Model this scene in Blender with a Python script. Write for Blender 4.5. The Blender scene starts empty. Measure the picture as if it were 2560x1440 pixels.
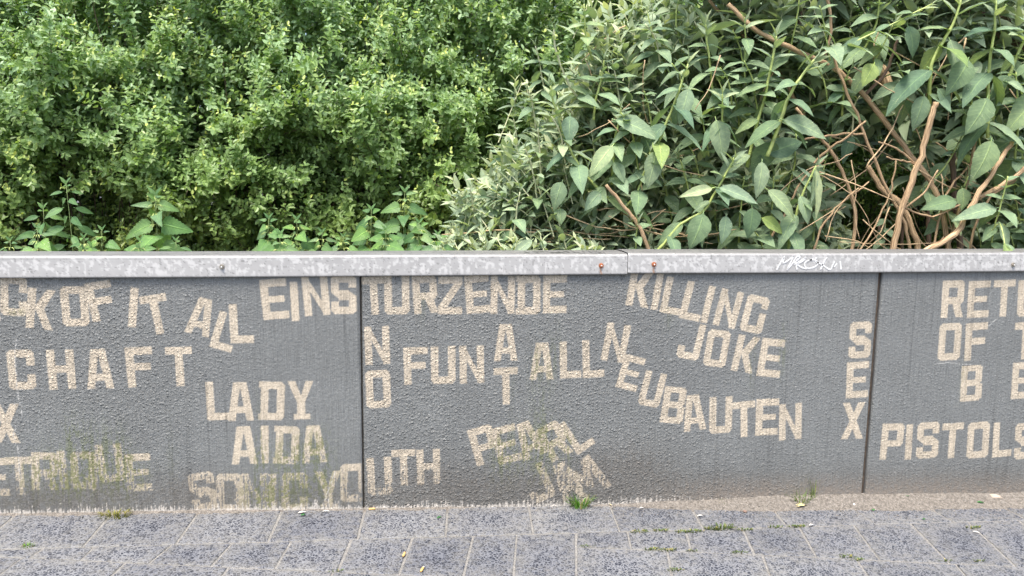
import bpy, math, random
import numpy as np
from mathutils import Vector, Matrix
random.seed(7)
RS = np.random.RandomState(11)
S = bpy.context.scene
COL = S.collection

# ------------------------------------------------------------------ camera
F_PX = 1850.0
PITCH, YAW, ROLL, DIST, CAMH = 0.1410, 0.1199, 0.0094, 2.7624, 1.2613
GS = -0.0294                                   # the pavement falls gently to the right
cp, sp, cy, sy = math.cos(PITCH), math.sin(PITCH), math.cos(YAW), math.sin(YAW)
FW = np.array([sy * cp, cy * cp, -sp]); RT0 = np.array([cy, -sy, 0.0]); UP0 = np.cross(RT0, FW)
RT = RT0 * math.cos(ROLL) + UP0 * math.sin(ROLL); UPV = UP0 * math.cos(ROLL) - RT0 * math.sin(ROLL)
CO = np.array([0, -DIST, CAMH])
cam = bpy.data.cameras.new('camera'); camo = bpy.data.objects.new('camera', cam); COL.objects.link(camo)
M = Matrix(((RT[0], UPV[0], -FW[0], CO[0]), (RT[1], UPV[1], -FW[1], CO[1]), (RT[2], UPV[2], -FW[2], CO[2]), (0, 0, 0, 1)))
camo.matrix_world = M
cam.sensor_width = 36; cam.lens = 36 * F_PX / 2560; cam.clip_start = 0.05; cam.clip_end = 800
S.camera = camo

# ------------------------------------------------------------------ sky, sun, exposure
SUN_EL, SUN_AZ = 69, -24                       # azimuth measured from -y (behind the camera) towards -x
w = bpy.data.worlds.new('World'); S.world = w; w.use_nodes = True
nt = w.node_tree; nt.nodes.clear()
sky = nt.nodes.new('ShaderNodeTexSky'); sky.sky_type = 'NISHITA'; sky.sun_disc = False
sun_dir = Vector((math.sin(math.radians(SUN_AZ)) * math.cos(math.radians(SUN_EL)),
                  -math.cos(math.radians(SUN_AZ)) * math.cos(math.radians(SUN_EL)), math.sin(math.radians(SUN_EL))))
sky.sun_elevation = math.radians(SUN_EL)
sky.sun_rotation = math.atan2(sun_dir.x, sun_dir.y)
sky.dust_density = 4.0; sky.air_density = 1.0; sky.ozone_density = 1.0
bg = nt.nodes.new('ShaderNodeBackground'); bg.inputs[1].default_value = 0.15
ow = nt.nodes.new('ShaderNodeOutputWorld')
nt.links.new(sky.outputs[0], bg.inputs[0]); nt.links.new(bg.outputs[0], ow.inputs[0])
sl = bpy.data.lights.new('sun', 'SUN'); sl.energy = 2.3; sl.angle = math.radians(24); sl.color = (1.0, 0.955, 0.88)
so = bpy.data.objects.new('sun', sl); COL.objects.link(so)
so.rotation_euler = sun_dir.to_track_quat('Z', 'Y').to_euler(); so.location = (-2, -4, 6)
S.view_settings.view_transform = 'Standard'; S.view_settings.look = 'None'
S.view_settings.exposure = 1.44; S.view_settings.gamma = 1; S.view_settings.use_curve_mapping = False

# ------------------------------------------------------------------ geometry of the place seen from pixels
def ray(x, y): return (x - 1280) / F_PX * RT - (y - 720) / F_PX * UPV + FW
def at(x, y, Y):                                # point on the vertical plane y = Y
    d = ray(x, y); return CO + (Y - CO[1]) / d[1] * d
def gr(x, y):                                   # point on the pavement z = GS * x
    d = ray(x, y); t = (GS * CO[0] - CO[2]) / (d[2] - GS * d[0]); return CO + t * d

# ------------------------------------------------------------------ noise in numpy
TAB = RS.rand(8, 65536).astype(np.float32)
def vnoise(x, y, k=0):
    xi = np.floor(x).astype(np.int64); yi = np.floor(y).astype(np.int64)
    fx = (x - xi); fy = (y - yi); fx = fx * fx * (3 - 2 * fx); fy = fy * fy * (3 - 2 * fy)
    def h(a, b):
        v = (a * 374761393 + b * 668265263 + k * 2246822519) & 0xFFFFFFFF
        v = ((v ^ (v >> 13)) * 1274126177) & 0xFFFFFFFF; v = ((v ^ (v >> 15)) * 2246822519) & 0xFFFFFFFF
        return TAB[k % 8][(v ^ (v >> 16)) & 65535]
    return (h(xi, yi) * (1 - fx) + h(xi + 1, yi) * fx) * (1 - fy) + (h(xi, yi + 1) * (1 - fx) + h(xi + 1, yi + 1) * fx) * fy
def fbm(x, y, o=4, k=0):
    s = 0; a = .5; t = 0
    for i in range(o):
        s = s + a * vnoise(x * 2 ** i + 13.7 * i, y * 2 ** i + 7.1 * i, k + i); t += a; a *= .5
    return s / t
def sst(a, b, x): t = np.clip((x - a) / (b - a), 0, 1); return t * t * (3 - 2 * t)

# ------------------------------------------------------------------ object helpers
def mesh(name, V, Fq, mat, col=None, smooth=False, extra=None):
    me = bpy.data.meshes.new(name)
    V = np.asarray(V, np.float32)
    if isinstance(Fq, np.ndarray):
        n, k = Fq.shape
        me.vertices.add(len(V)); me.vertices.foreach_set('co', V.ravel())
        me.loops.add(n * k); me.loops.foreach_set('vertex_index', Fq.astype(np.int32).ravel())
        me.polygons.add(n)
        me.polygons.foreach_set('loop_start', np.arange(0, n * k, k, dtype=np.int32))
        me.polygons.foreach_set('loop_total', np.full(n, k, np.int32))
        me.update(calc_edges=True)
    else:
        me.from_pydata([tuple(v) for v in V], [], Fq)
    me.polygons.foreach_set('use_smooth', np.full(len(me.polygons), smooth))
    if col is not None:
        a = me.color_attributes.new('Col', 'FLOAT_COLOR', 'POINT')
        c = np.ones((len(V), 4), np.float32); c[:, :3] = col; a.data.foreach_set('color', c.ravel())
    if extra:
        for kx, v in extra.items():
            a = me.attributes.new(kx, 'FLOAT', 'POINT'); a.data.foreach_set('value', np.asarray(v, np.float32))
    if mat: me.materials.append(mat)
    return me
def link(name, me, parent=None, loc=None):
    o = bpy.data.objects.new(name, me); COL.objects.link(o)
    if parent is not None: o.parent = parent
    if loc is not None: o.location = loc
    return o
def thing(name, label, cat, loc=(0, 0, 0), group=None):
    o = bpy.data.objects.new(name, None); COL.objects.link(o); o.location = loc
    o.empty_display_size = .05; tag(o, label, cat, group); return o
def tag(o, label, cat, group=None):
    o['label'] = label; o['category'] = cat
    if group: o['group'] = group
    return o
def tube(pts, rad, n=6, cap=True):
    """tapered tube along a polyline -> verts, quad faces"""
    P = [Vector(p) for p in pts]; V = []; Fc = []
    if np.isscalar(rad): rad = [rad] * len(P)
    ref = Vector((.3, .9, .1))
    for i, p in enumerate(P):
        t = (P[min(i + 1, len(P) - 1)] - P[max(i - 1, 0)]).normalized()
        a = t.cross(ref).normalized(); b = t.cross(a)
        for j in range(n):
            an = 2 * math.pi * j / n
            V.append(p + (a * math.cos(an) + b * math.sin(an)) * rad[i])
    for i in range(len(P) - 1):
        for j in range(n):
            Fc.append((i * n + j, i * n + (j + 1) % n, (i + 1) * n + (j + 1) % n, (i + 1) * n + j))
    if cap: Fc.append(tuple(range(n - 1, -1, -1))); Fc.append(tuple((len(P) - 1) * n + j for j in range(n)))
    return V, Fc
class MB:
    def __init__(s): s.V = []; s.F = []
    def add(s, V, Fc):
        b = len(s.V); s.V += [tuple(v) for v in V]; s.F += [tuple(i + b for i in f) for f in Fc]; return s
    def tube(s, pts, rad, n=6, cap=True): return s.add(*tube(pts, rad, n, cap))
    def build(s, name, mat, parent=None, smooth=True):
        me = mesh(name, s.V, s.F, mat, smooth=smooth); return link(name, me, parent)
def smoothline(pts, k=4, jit=0.0):
    P = [np.array(p, float) for p in pts]; out = []
    for i in range(len(P) - 1):
        p0 = P[max(i - 1, 0)]; p1 = P[i]; p2 = P[i + 1]; p3 = P[min(i + 2, len(P) - 1)]
        for j in range(k):
            t = j / k
            out.append(.5 * ((2 * p1) + (-p0 + p2) * t + (2 * p0 - 5 * p1 + 4 * p2 - p3) * t * t + (-p0 + 3 * p1 - 3 * p2 + p3) * t ** 3)
                       + (RS.randn(3) * jit if jit and (i + j) else 0))
    out.append(P[-1]); return out

# ------------------------------------------------------------------ materials
def mat(name):
    m = bpy.data.materials.new(name); m.use_nodes = True; t = m.node_tree
    return m, t, t.nodes['Principled BSDF'], t.nodes['Material Output']
def N(t, ty, **kw):
    n = t.nodes.new(ty)
    for k, v in kw.items():
        if k.startswith('i_'):
            key = k[2:]; key = int(key) if key.isdigit() else key
            n.inputs[key].default_value = v
        else: setattr(n, k, v)
    return n
def attr(t, name): return N(t, 'ShaderNodeAttribute', attribute_name=name)
def mixc(t, a, b, f, mode='MIX'):
    m = N(t, 'ShaderNodeMix', data_type='RGBA', blend_type=mode)
    for s, v in ((m.inputs['Factor'], f), (m.inputs[6], a), (m.inputs[7], b)):
        if hasattr(v, 'links') or isinstance(v, bpy.types.NodeSocket): t.links.new(v, s)
        else: s.default_value = v
    return m.outputs[2]
def ramp(t, src, stops):
    r = N(t, 'ShaderNodeValToRGB'); t.links.new(src, r.inputs[0]); e = r.color_ramp.elements
    while len(e) < len(stops): e.new(.5)
    for q, (p, c) in zip(e, stops):
        q.position = p; q.color = c if len(c) == 4 else (*c, 1)
    return r.outputs[0]
def posn(t, scale=(1, 1, 1)):
    g = N(t, 'ShaderNodeNewGeometry'); mp = N(t, 'ShaderNodeMapping'); mp.inputs['Scale'].default_value = scale
    t.links.new(g.outputs['Position'], mp.inputs[0]); return mp.outputs[0]
def bump(t, bsdf, src, strength, dist):
    b = N(t, 'ShaderNodeBump', i_Strength=strength, i_Distance=dist); t.links.new(src, b.inputs['Height'])
    t.links.new(b.outputs[0], bsdf.inputs['Normal']); return b

def wall_material():
    m, t, b, o = mat('weathered_painted_concrete')
    a = attr(t, 'Col'); rg = attr(t, 'rg'); P = posn(t)
    n = N(t, 'ShaderNodeTexNoise', i_Scale=420.0, i_Detail=3.0); t.links.new(P, n.inputs['Vector'])
    n1 = N(t, 'ShaderNodeTexNoise', i_Scale=150.0, i_Detail=4.0, i_Roughness=.6); t.links.new(posn(t, (1, 1, 1)), n1.inputs['Vector'])
    n2 = N(t, 'ShaderNodeTexNoise', i_Scale=1.0, i_Detail=3.0); t.links.new(posn(t, (330, 40, 9)), n2.inputs['Vector'])
    vb = N(t, 'ShaderNodeTexVoronoi', i_Scale=108.0, i_Randomness=1.0, feature='SMOOTH_F1', i_Smoothness=.15); t.links.new(posn(t, (1, 1, 1)), vb.inputs['Vector'])
    sc_ = N(t, 'ShaderNodeSeparateColor'); t.links.new(vb.outputs['Color'], sc_.inputs[0])
    rr = N(t, 'ShaderNodeMath', operation='MULTIPLY_ADD', i_1=.75, i_2=-.02); t.links.new(sc_.outputs[0], rr.inputs[0])
    df = N(t, 'ShaderNodeMath', operation='SUBTRACT', use_clamp=True); t.links.new(rr.outputs[0], df.inputs[0]); t.links.new(vb.outputs['Distance'], df.inputs[1])
    lp = ramp(t, n1.outputs[0], [(.48, (0, 0, 0)), (.70, (.55, .55, .55))])
    lm_ = N(t, 'ShaderNodeMath', operation='MULTIPLY_ADD', i_1=2.0); t.links.new(df.outputs[0], lm_.inputs[0]); t.links.new(lp, lm_.inputs[2]); lump = lm_.outputs[0]
    h1 = N(t, 'ShaderNodeMath', operation='MULTIPLY'); t.links.new(lump, h1.inputs[0]); t.links.new(rg.outputs['Fac'], h1.inputs[1])
    inv = N(t, 'ShaderNodeMath', operation='SUBTRACT', i_0=1.15); t.links.new(rg.outputs['Fac'], inv.inputs[1])
    h2 = N(t, 'ShaderNodeMath', operation='MULTIPLY'); t.links.new(n2.outputs[0], h2.inputs[0]); t.links.new(inv.outputs[0], h2.inputs[1])
    h3 = N(t, 'ShaderNodeMath', operation='MULTIPLY_ADD', i_1=.30); t.links.new(h2.outputs[0], h3.inputs[0]); t.links.new(h1.outputs[0], h3.inputs[2])
    h4 = N(t, 'ShaderNodeMath', operation='MULTIPLY_ADD', i_1=.22); t.links.new(n.outputs[0], h4.inputs[0]); t.links.new(h3.outputs[0], h4.inputs[2])
    c = mixc(t, a.outputs['Color'], ramp(t, n.outputs[0], [(.25, (.6, .6, .6)), (.75, (1.3, 1.3, 1.3))]), .8, 'MULTIPLY')
    c = mixc(t, c, ramp(t, n2.outputs[0], [(.32, (.72, .72, .72)), (.5, (1, 1, 1)), (.7, (1.16, 1.16, 1.16))]), .75, 'MULTIPLY')
    t.links.new(c, b.inputs['Base Color']); b.inputs['Roughness'].default_value = .55
    bump(t, b, h4.outputs[0], .9, .0040)
    return m
def metal_material():
    m, t, b, o = mat('galvanised_steel')
    a = attr(t, 'Col'); t.links.new(a.outputs['Color'], b.inputs['Base Color'])
    b.inputs['Metallic'].default_value = .12; b.inputs['Roughness'].default_value = .55
    n = N(t, 'ShaderNodeTexNoise', i_Scale=60.0, i_Detail=3.0); t.links.new(posn(t), n.inputs['Vector'])
    bump(t, b, n.outputs[0], .1, .001)
    return m
def paver_material():
    m, t, b, o = mat('exposed_aggregate')
    P = posn(t)
    v = N(t, 'ShaderNodeTexVoronoi', i_Scale=92.0, i_Randomness=1.0); ve = N(t, 'ShaderNodeTexVoronoi', feature='DISTANCE_TO_EDGE', i_Scale=92.0); t.links.new(P, ve.inputs['Vector']); t.links.new(P, v.inputs['Vector'])
    v2 = N(t, 'ShaderNodeTexVoronoi', i_Scale=215.0); t.links.new(P, v2.inputs['Vector'])
    n = N(t, 'ShaderNodeTexNoise', i_Scale=3.2, i_Detail=4.0); t.links.new(P, n.inputs['Vector'])
    n2 = N(t, 'ShaderNodeTexNoise', i_Scale=45.0, i_Detail=4.0); t.links.new(P, n2.inputs['Vector'])
    # size of each chip varies with the cell's own random value
    sepc = N(t, 'ShaderNodeSeparateColor'); t.links.new(v.outputs['Color'], sepc.inputs[0])
    mth = N(t, 'ShaderNodeMath', operation='MULTIPLY_ADD', i_1=.15, i_2=.04); t.links.new(sepc.outputs[0], mth.inputs[0])
    d = N(t, 'ShaderNodeMath', operation='SUBTRACT'); t.links.new(ve.outputs['Distance'], d.inputs[0]); t.links.new(mth.outputs[0], d.inputs[1])
    # Voronoi distance is in texture units: the mask is 1 inside a chip
    msk = N(t, 'ShaderNodeMapRange', i_1=-.03, i_2=.03); t.links.new(d.outputs[0], msk.inputs[0])
    chip = ramp(t, sepc.outputs[1], [(0, (.006, .009, .018)), (.6, (.021, .025, .037)), (.85, (.06, .065, .078)), (1, (.12, .12, .12))])
    small = ramp(t, v2.outputs['Distance'], [(.12, (.052, .058, .074)), (.5, (.142, .150, .168))])
    mtx = mixc(t, small, (.150, .155, .168, 1), .4)
    c = mixc(t, mtx, chip, msk.outputs[0])
    oi = N(t, 'ShaderNodeObjectInfo')
    c = mixc(t, c, ramp(t, oi.outputs['Random'], [(0, (.76, .77, .80)), (1, (1.2, 1.18, 1.13))]), .85, 'MULTIPLY')
    c = mixc(t, c, ramp(t, n.outputs[0], [(.35, (.85, .86, .9)), (.7, (1.12, 1.11, 1.07))]), .7, 'MULTIPLY')
    du = attr(t, 'dust')
    dn = N(t, 'ShaderNodeMath', operation='MULTIPLY'); t.links.new(du.outputs['Fac'], dn.inputs[0])
    t.links.new(ramp(t, n2.outputs[0], [(.35, (0, 0, 0)), (.6, (1, 1, 1))]), dn.inputs[1])
    c = mixc(t, c, (.17, .165, .15, 1), dn.outputs[0])
    t.links.new(c, b.inputs['Base Color']); b.inputs['Roughness'].default_value = .7
    bump(t, b, d.outputs[0], .5, .004)
    return m
def earth_material(name, c1, c2, sc=60.0, ds=.004):
    m, t, b, o = mat(name); P = posn(t)
    n = N(t, 'ShaderNodeTexNoise', i_Scale=sc, i_Detail=6.0, i_Roughness=.7); t.links.new(P, n.inputs['Vector'])
    v = N(t, 'ShaderNodeTexVoronoi', i_Scale=sc * 4); t.links.new(P, v.inputs['Vector'])
    c = ramp(t, n.outputs[0], [(.3, c1), (.7, c2)])
    c = mixc(t, c, ramp(t, v.outputs['Color'], [(.2, (.6, .58, .56)), (.9, (1.5, 1.5, 1.5))]), .7, 'MULTIPLY')
    t.links.new(c, b.inputs['Base Color']); b.inputs['Roughness'].default_value = .9
    bump(t, b, n.outputs[0], .8, ds)
    return m
def leaf_material(name, rough=.45, trans=.3, veins=False, random_tint=False, spec=.4):
    m, t, b, o = mat(name)
    a = attr(t, 'Col'); c = a.outputs['Color']
    if random_tint:
        oi = N(t, 'ShaderNodeObjectInfo')
        c = mixc(t, c, ramp(t, oi.outputs['Random'], [(0, (.72, .80, .80)), (.5, (1.0, 1, .97)), (1, (1.22, 1.16, .98))]), 1, 'MULTIPLY')
    if veins:
        u = attr(t, 'lu'); v = attr(t, 'lv')
        av = N(t, 'ShaderNodeMath', operation='ABSOLUTE'); t.links.new(v.outputs['Fac'], av.inputs[0])
        rib = ramp(t, av.outputs[0], [(.0, (1, 1, 1)), (.09, (0, 0, 0))])
        # side veins run forward from the rib
        s1 = N(t, 'ShaderNodeMath', operation='MULTIPLY_ADD', i_1=-.18); t.links.new(av.outputs[0], s1.inputs[0]); t.links.new(u.outputs['Fac'], s1.inputs[2])
        s2 = N(t, 'ShaderNodeMath', operation='MULTIPLY', i_1=62.0); t.links.new(s1.outputs[0], s2.inputs[0])
        s3 = N(t, 'ShaderNodeMath', operation='SINE'); t.links.new(s2.outputs[0], s3.inputs[0])
        sv = ramp(t, s3.outputs[0], [(.78, (0, 0, 0)), (1, (1, 1, 1))])
        vv = N(t, 'ShaderNodeMath', operation='MULTIPLY_ADD', i_1=.35); t.links.new(sv, vv.inputs[0]); t.links.new(rib, vv.inputs[2])
        nz = N(t, 'ShaderNodeTexNoise', i_Scale=55.0, i_Detail=3.0); t.links.new(posn(t), nz.inputs['Vector'])
        c = mixc(t, c, ramp(t, nz.outputs[0], [(.3, (.8, .82, .85)), (.7, (1.18, 1.15, 1.1))]), .8, 'MULTIPLY')
        ns = N(t, 'ShaderNodeTexNoise', i_Scale=210.0, i_Detail=2.0); t.links.new(posn(t), ns.inputs['Vector'])
        nm = N(t, 'ShaderNodeTexNoise', i_Scale=17.0); t.links.new(posn(t), nm.inputs['Vector'])
        sp_ = N(t, 'ShaderNodeMath', operation='MULTIPLY'); t.links.new(ramp(t, ns.outputs[0], [(.60, (0, 0, 0)), (.66, (1, 1, 1))]), sp_.inputs[0]); t.links.new(ramp(t, nm.outputs[0], [(.56, (0, 0, 0)), (.64, (.8, .8, .8))]), sp_.inputs[1])
        c = mixc(t, c, (.42, .46, .32, 1), sp_.outputs[0])
        c2 = mixc(t, c, mixc(t, c, (1.6, 1.55, 1.3, 1), 1, 'MULTIPLY'), vv.outputs[0])
        c = c2
        bump(t, b, vv.outputs[0], .6, -.003)
    t.links.new(c, b.inputs['Base Color']); b.inputs['Roughness'].default_value = rough
    b.inputs['Specular IOR Level'].default_value = spec
    tr = N(t, 'ShaderNodeBsdfTranslucent')
    t.links.new(mixc(t, c, (1.25, 1.3, .55, 1), 1, 'MULTIPLY'), tr.inputs[0])
    mx = N(t, 'ShaderNodeMixShader', i_0=trans)
    t.links.new(b.outputs[0], mx.inputs[1]); t.links.new(tr.outputs[0], mx.inputs[2]); t.links.new(mx.outputs[0], o.inputs[0])
    return m
def plain(name, c, rough=.6, metal=0, var=.25, sc=40.0, bstr=.0, stretch=(1, 1, 1)):
    m, t, b, o = mat(name)
    n = N(t, 'ShaderNodeTexNoise', i_Scale=sc, i_Detail=5.0); t.links.new(posn(t, stretch), n.inputs['Vector'])
    lo = tuple(x * (1 - var) for x in c); hi = tuple(min(1, x * (1 + var)) for x in c)
    t.links.new(ramp(t, n.outputs[0], [(.3, lo), (.7, hi)]), b.inputs['Base Color'])
    b.inputs['Roughness'].default_value = rough; b.inputs['Metallic'].default_value = metal
    if bstr: bump(t, b, n.outputs[0], bstr, .003)
    return m
def bark_material(name, dark, light):
    m, t, b, o = mat(name)
    u = attr(t, 'lv'); v = attr(t, 'lu')
    cmb = N(t, 'ShaderNodeCombineXYZ'); t.links.new(u.outputs['Fac'], cmb.inputs[0]); t.links.new(v.outputs['Fac'], cmb.inputs[1])
    n = N(t, 'ShaderNodeTexNoise', i_Scale=3.0, i_Detail=4.0); t.links.new(cmb.outputs[0], n.inputs['Vector'])
    c = ramp(t, n.outputs[0], [(.36, dark), (.5, tuple((a + b_) / 2 for a, b_ in zip(dark, light))), (.66, light)])
    t.links.new(c, b.inputs['Base Color']); b.inputs['Roughness'].default_value = .75
    bump(t, b, n.outputs[0], .9, .004)
    return m
M_WALL = wall_material(); M_METAL = metal_material(); M_PAVER = paver_material()
M_SAND = earth_material('joint_sand', (.14, .136, .128), (.21, .204, .19), 70)
M_DRIFT = earth_material('sandy_grit', (.06, .052, .043), (.21, .19, .165), 90, .006)
M_SOIL = earth_material('dark_soil', (.03, .022, .015), (.08, .06, .04), 20, .02)
M_GROUND = earth_material('asphalt_ground', (.05, .05, .05), (.09, .09, .09), 30)
M_RUST = plain('rusty_steel', (.30, .11, .05), .8, .2, .5, 300)
M_SCREW = plain('screw_steel', (.36, .33, .28), .4, .8, .3, 200)
M_DARK = plain('dark_sealant', (.03, .027, .022), .8, 0, .4, 60)
M_BROWN = plain('brown_sealant', (.06, .042, .028), .8, 0, .45, 60)
M_CHALK = plain('white_scribble', (.62, .62, .61), .6, 0, .12, 200)
M_HEDGE = leaf_material('privet_leaves', .42, .38, spec=.45)
M_GREY = leaf_material('felted_leaves', .6, .25, spec=.3)
M_BIG = leaf_material('large_felted_leaves', .68, .28, veins=True, random_tint=True, spec=.2)
M_NETTLE = leaf_material('nettle_leaves', .5, .35, veins=True, random_tint=True, spec=.3)
M_NSTEM = plain('nettle_stem', (.17, .23, .08), .6, 0, .3, 30); M_GSTEM = plain('green_stem', (.36, .43, .13), .5, 0, .3, 30)
M_PSTEM = plain('pale_stem', (.50, .50, .30), .6, 0, .2, 30)
M_TWIG = plain('tan_twig', (.46, .33, .19), .7, 0, .4, 40)
M_HTWIG = plain('hedge_twig', (.10, .075, .045), .8, 0, .4, 40)
M_BARK = bark_material('stringy_bark', (.15, .085, .042), (.62, .44, .25))
M_DBARK = bark_material('dark_bark', (.07, .045, .03), (.22, .14, .09))

# ------------------------------------------------------------------ lettering: glyph polygons on a unit box, y up
s_ = .30; h_ = .19
def rect(a, b, c, d): return [(a, b), (c, b), (c, d), (a, d)]
def octo(c=.13): return [(0, c * .62), (c, 0), (1 - c, 0), (1, c * .62), (1, 1 - c * .62), (1 - c, 1), (c, 1), (0, 1 - c * .62)]
G = {
 'I': [rect(0, 0, 1, 1)],
 'L': [rect(0, 0, s_, 1), rect(s_, 0, .9, h_)],
 'F': [rect(0, 0, s_, 1), rect(s_, 1 - h_, 1, 1), rect(s_, .42, .9, .6)],
 'E': [rect(0, 0, s_, 1), rect(s_, 1 - h_, 1, 1), rect(s_, .42, .88, .58), rect(s_, 0, 1, h_)],
 'T': [rect(0, 1 - h_, 1, 1), rect(.35, 0, .65, 1 - h_)],
 'H': [rect(0, 0, s_, 1), rect(1 - s_, 0, 1, 1), rect(s_, .42, 1 - s_, .6)],
 'N': [rect(0, 0, s_ * .95, 1), rect(1 - s_ * .95, 0, 1, 1), [(s_ * .7, 1), (.0, 1), (1 - s_ * .8, 0), (1, 0)]],
 'U': [rect(0, .09, s_, 1), rect(1 - s_, .09, 1, 1), [(0, .09), (.12, 0), (.88, 0), (1, .09), (1, h_), (0, h_)]],
 'A': [[(0, 0), (.28, 0), (.5, .86), (.72, 0), (1, 0), (.76, 1), (.24, 1)], rect(.22, .2, .78, .37)],
 'X': [[(0, 0), (.31, 0), (1, 1), (.69, 1)], [(.69, 0), (1, 0), (.31, 1), (0, 1)]],
 'K': [rect(0, 0, s_, 1), [(.69, 1), (1, 1), (.62, .5), (1, 0), (.68, 0), (s_, .5), (s_, .58)]],
 'Y': [[(0, 1), (.3, 1), (.5, .62), (.7, 1), (1, 1), (.66, .46), (.66, 0), (.34, 0), (.34, .46)], rect(.2, 0, .84, .15)],
 'Z': [rect(0, 1 - h_, 1, 1), rect(0, 0, 1, h_), [(0, h_), (.36, h_), (1, 1 - h_), (.64, 1 - h_)]],
 'J': [rect(1 - s_, .09, 1, 1), [(0, .09), (.12, 0), (.88, 0), (1, .09), (1, h_), (0, h_)], rect(0, h_, s_, .34)],
 'M': [rect(0, 0, .24, 1), rect(.76, 0, 1, 1), [(.1, 1), (.3, 1), (.5, .6), (.7, 1), (.9, 1), (.56, .25), (.44, .25)]],
}
RING = ([octo()], [rect(s_, h_, 1 - s_, 1 - h_)])
HOLED = {
 'O': RING,
 'Q': ([octo()], [rect(s_, h_, 1 - s_, 1 - h_)]),
 'D': ([[(0, 0), (.87, 0), (1, .08), (1, .92), (.87, 1), (0, 1), (0, .84), (.08, .84), (.08, .16), (0, .16)]], [rect(.37, h_, 1 - s_, 1 - h_)]),
 'C': ([octo()], [rect(s_, h_, 1 - s_, 1 - h_), rect(1 - s_, .38, 1.02, .60)]),
 'G': ([octo()], [rect(s_, h_, 1 - s_, 1 - h_), rect(1 - s_, .56, 1.02, .68), rect(.5, .4, .7, .8)]),
 'P': ([rect(0, 0, s_, 1), [(s_, .36), (.88, .36), (1, .44), (1, .92), (.88, 1), (s_, 1)]], [rect(s_, .53, 1 - s_, 1 - h_)]),
 'R': ([rect(0, 0, s_, 1), [(s_, .36), (.88, .36), (1, .44), (1, .92), (.88, 1), (s_, 1)], [(.45, .45), (.8, .45), (1, 0), (.68, 0)]], [rect(s_, .55, 1 - s_, 1 - h_)]),
 'B': ([rect(0, 0, .9, 1), rect(.5, .06, 1, .47), rect(.5, .53, .97, .95)], [rect(s_, .17, .7, .42), rect(s_, .6, .67, .84)]),
 'S': ([octo()], [rect(s_, .62, 1 - s_, 1 - h_), rect(1 - s_, .60, 1.02, .68), rect(s_, h_, 1 - s_, .36), rect(-.02, .32, s_, .40),
        [(-.02, .36), (-.02, .62), (.0, .56), (.30, .40), (.30, .36)], [(1.02, .64), (1.02, .40), (1.0, .46), (.70, .60), (.70, .64)]]),
}
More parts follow.
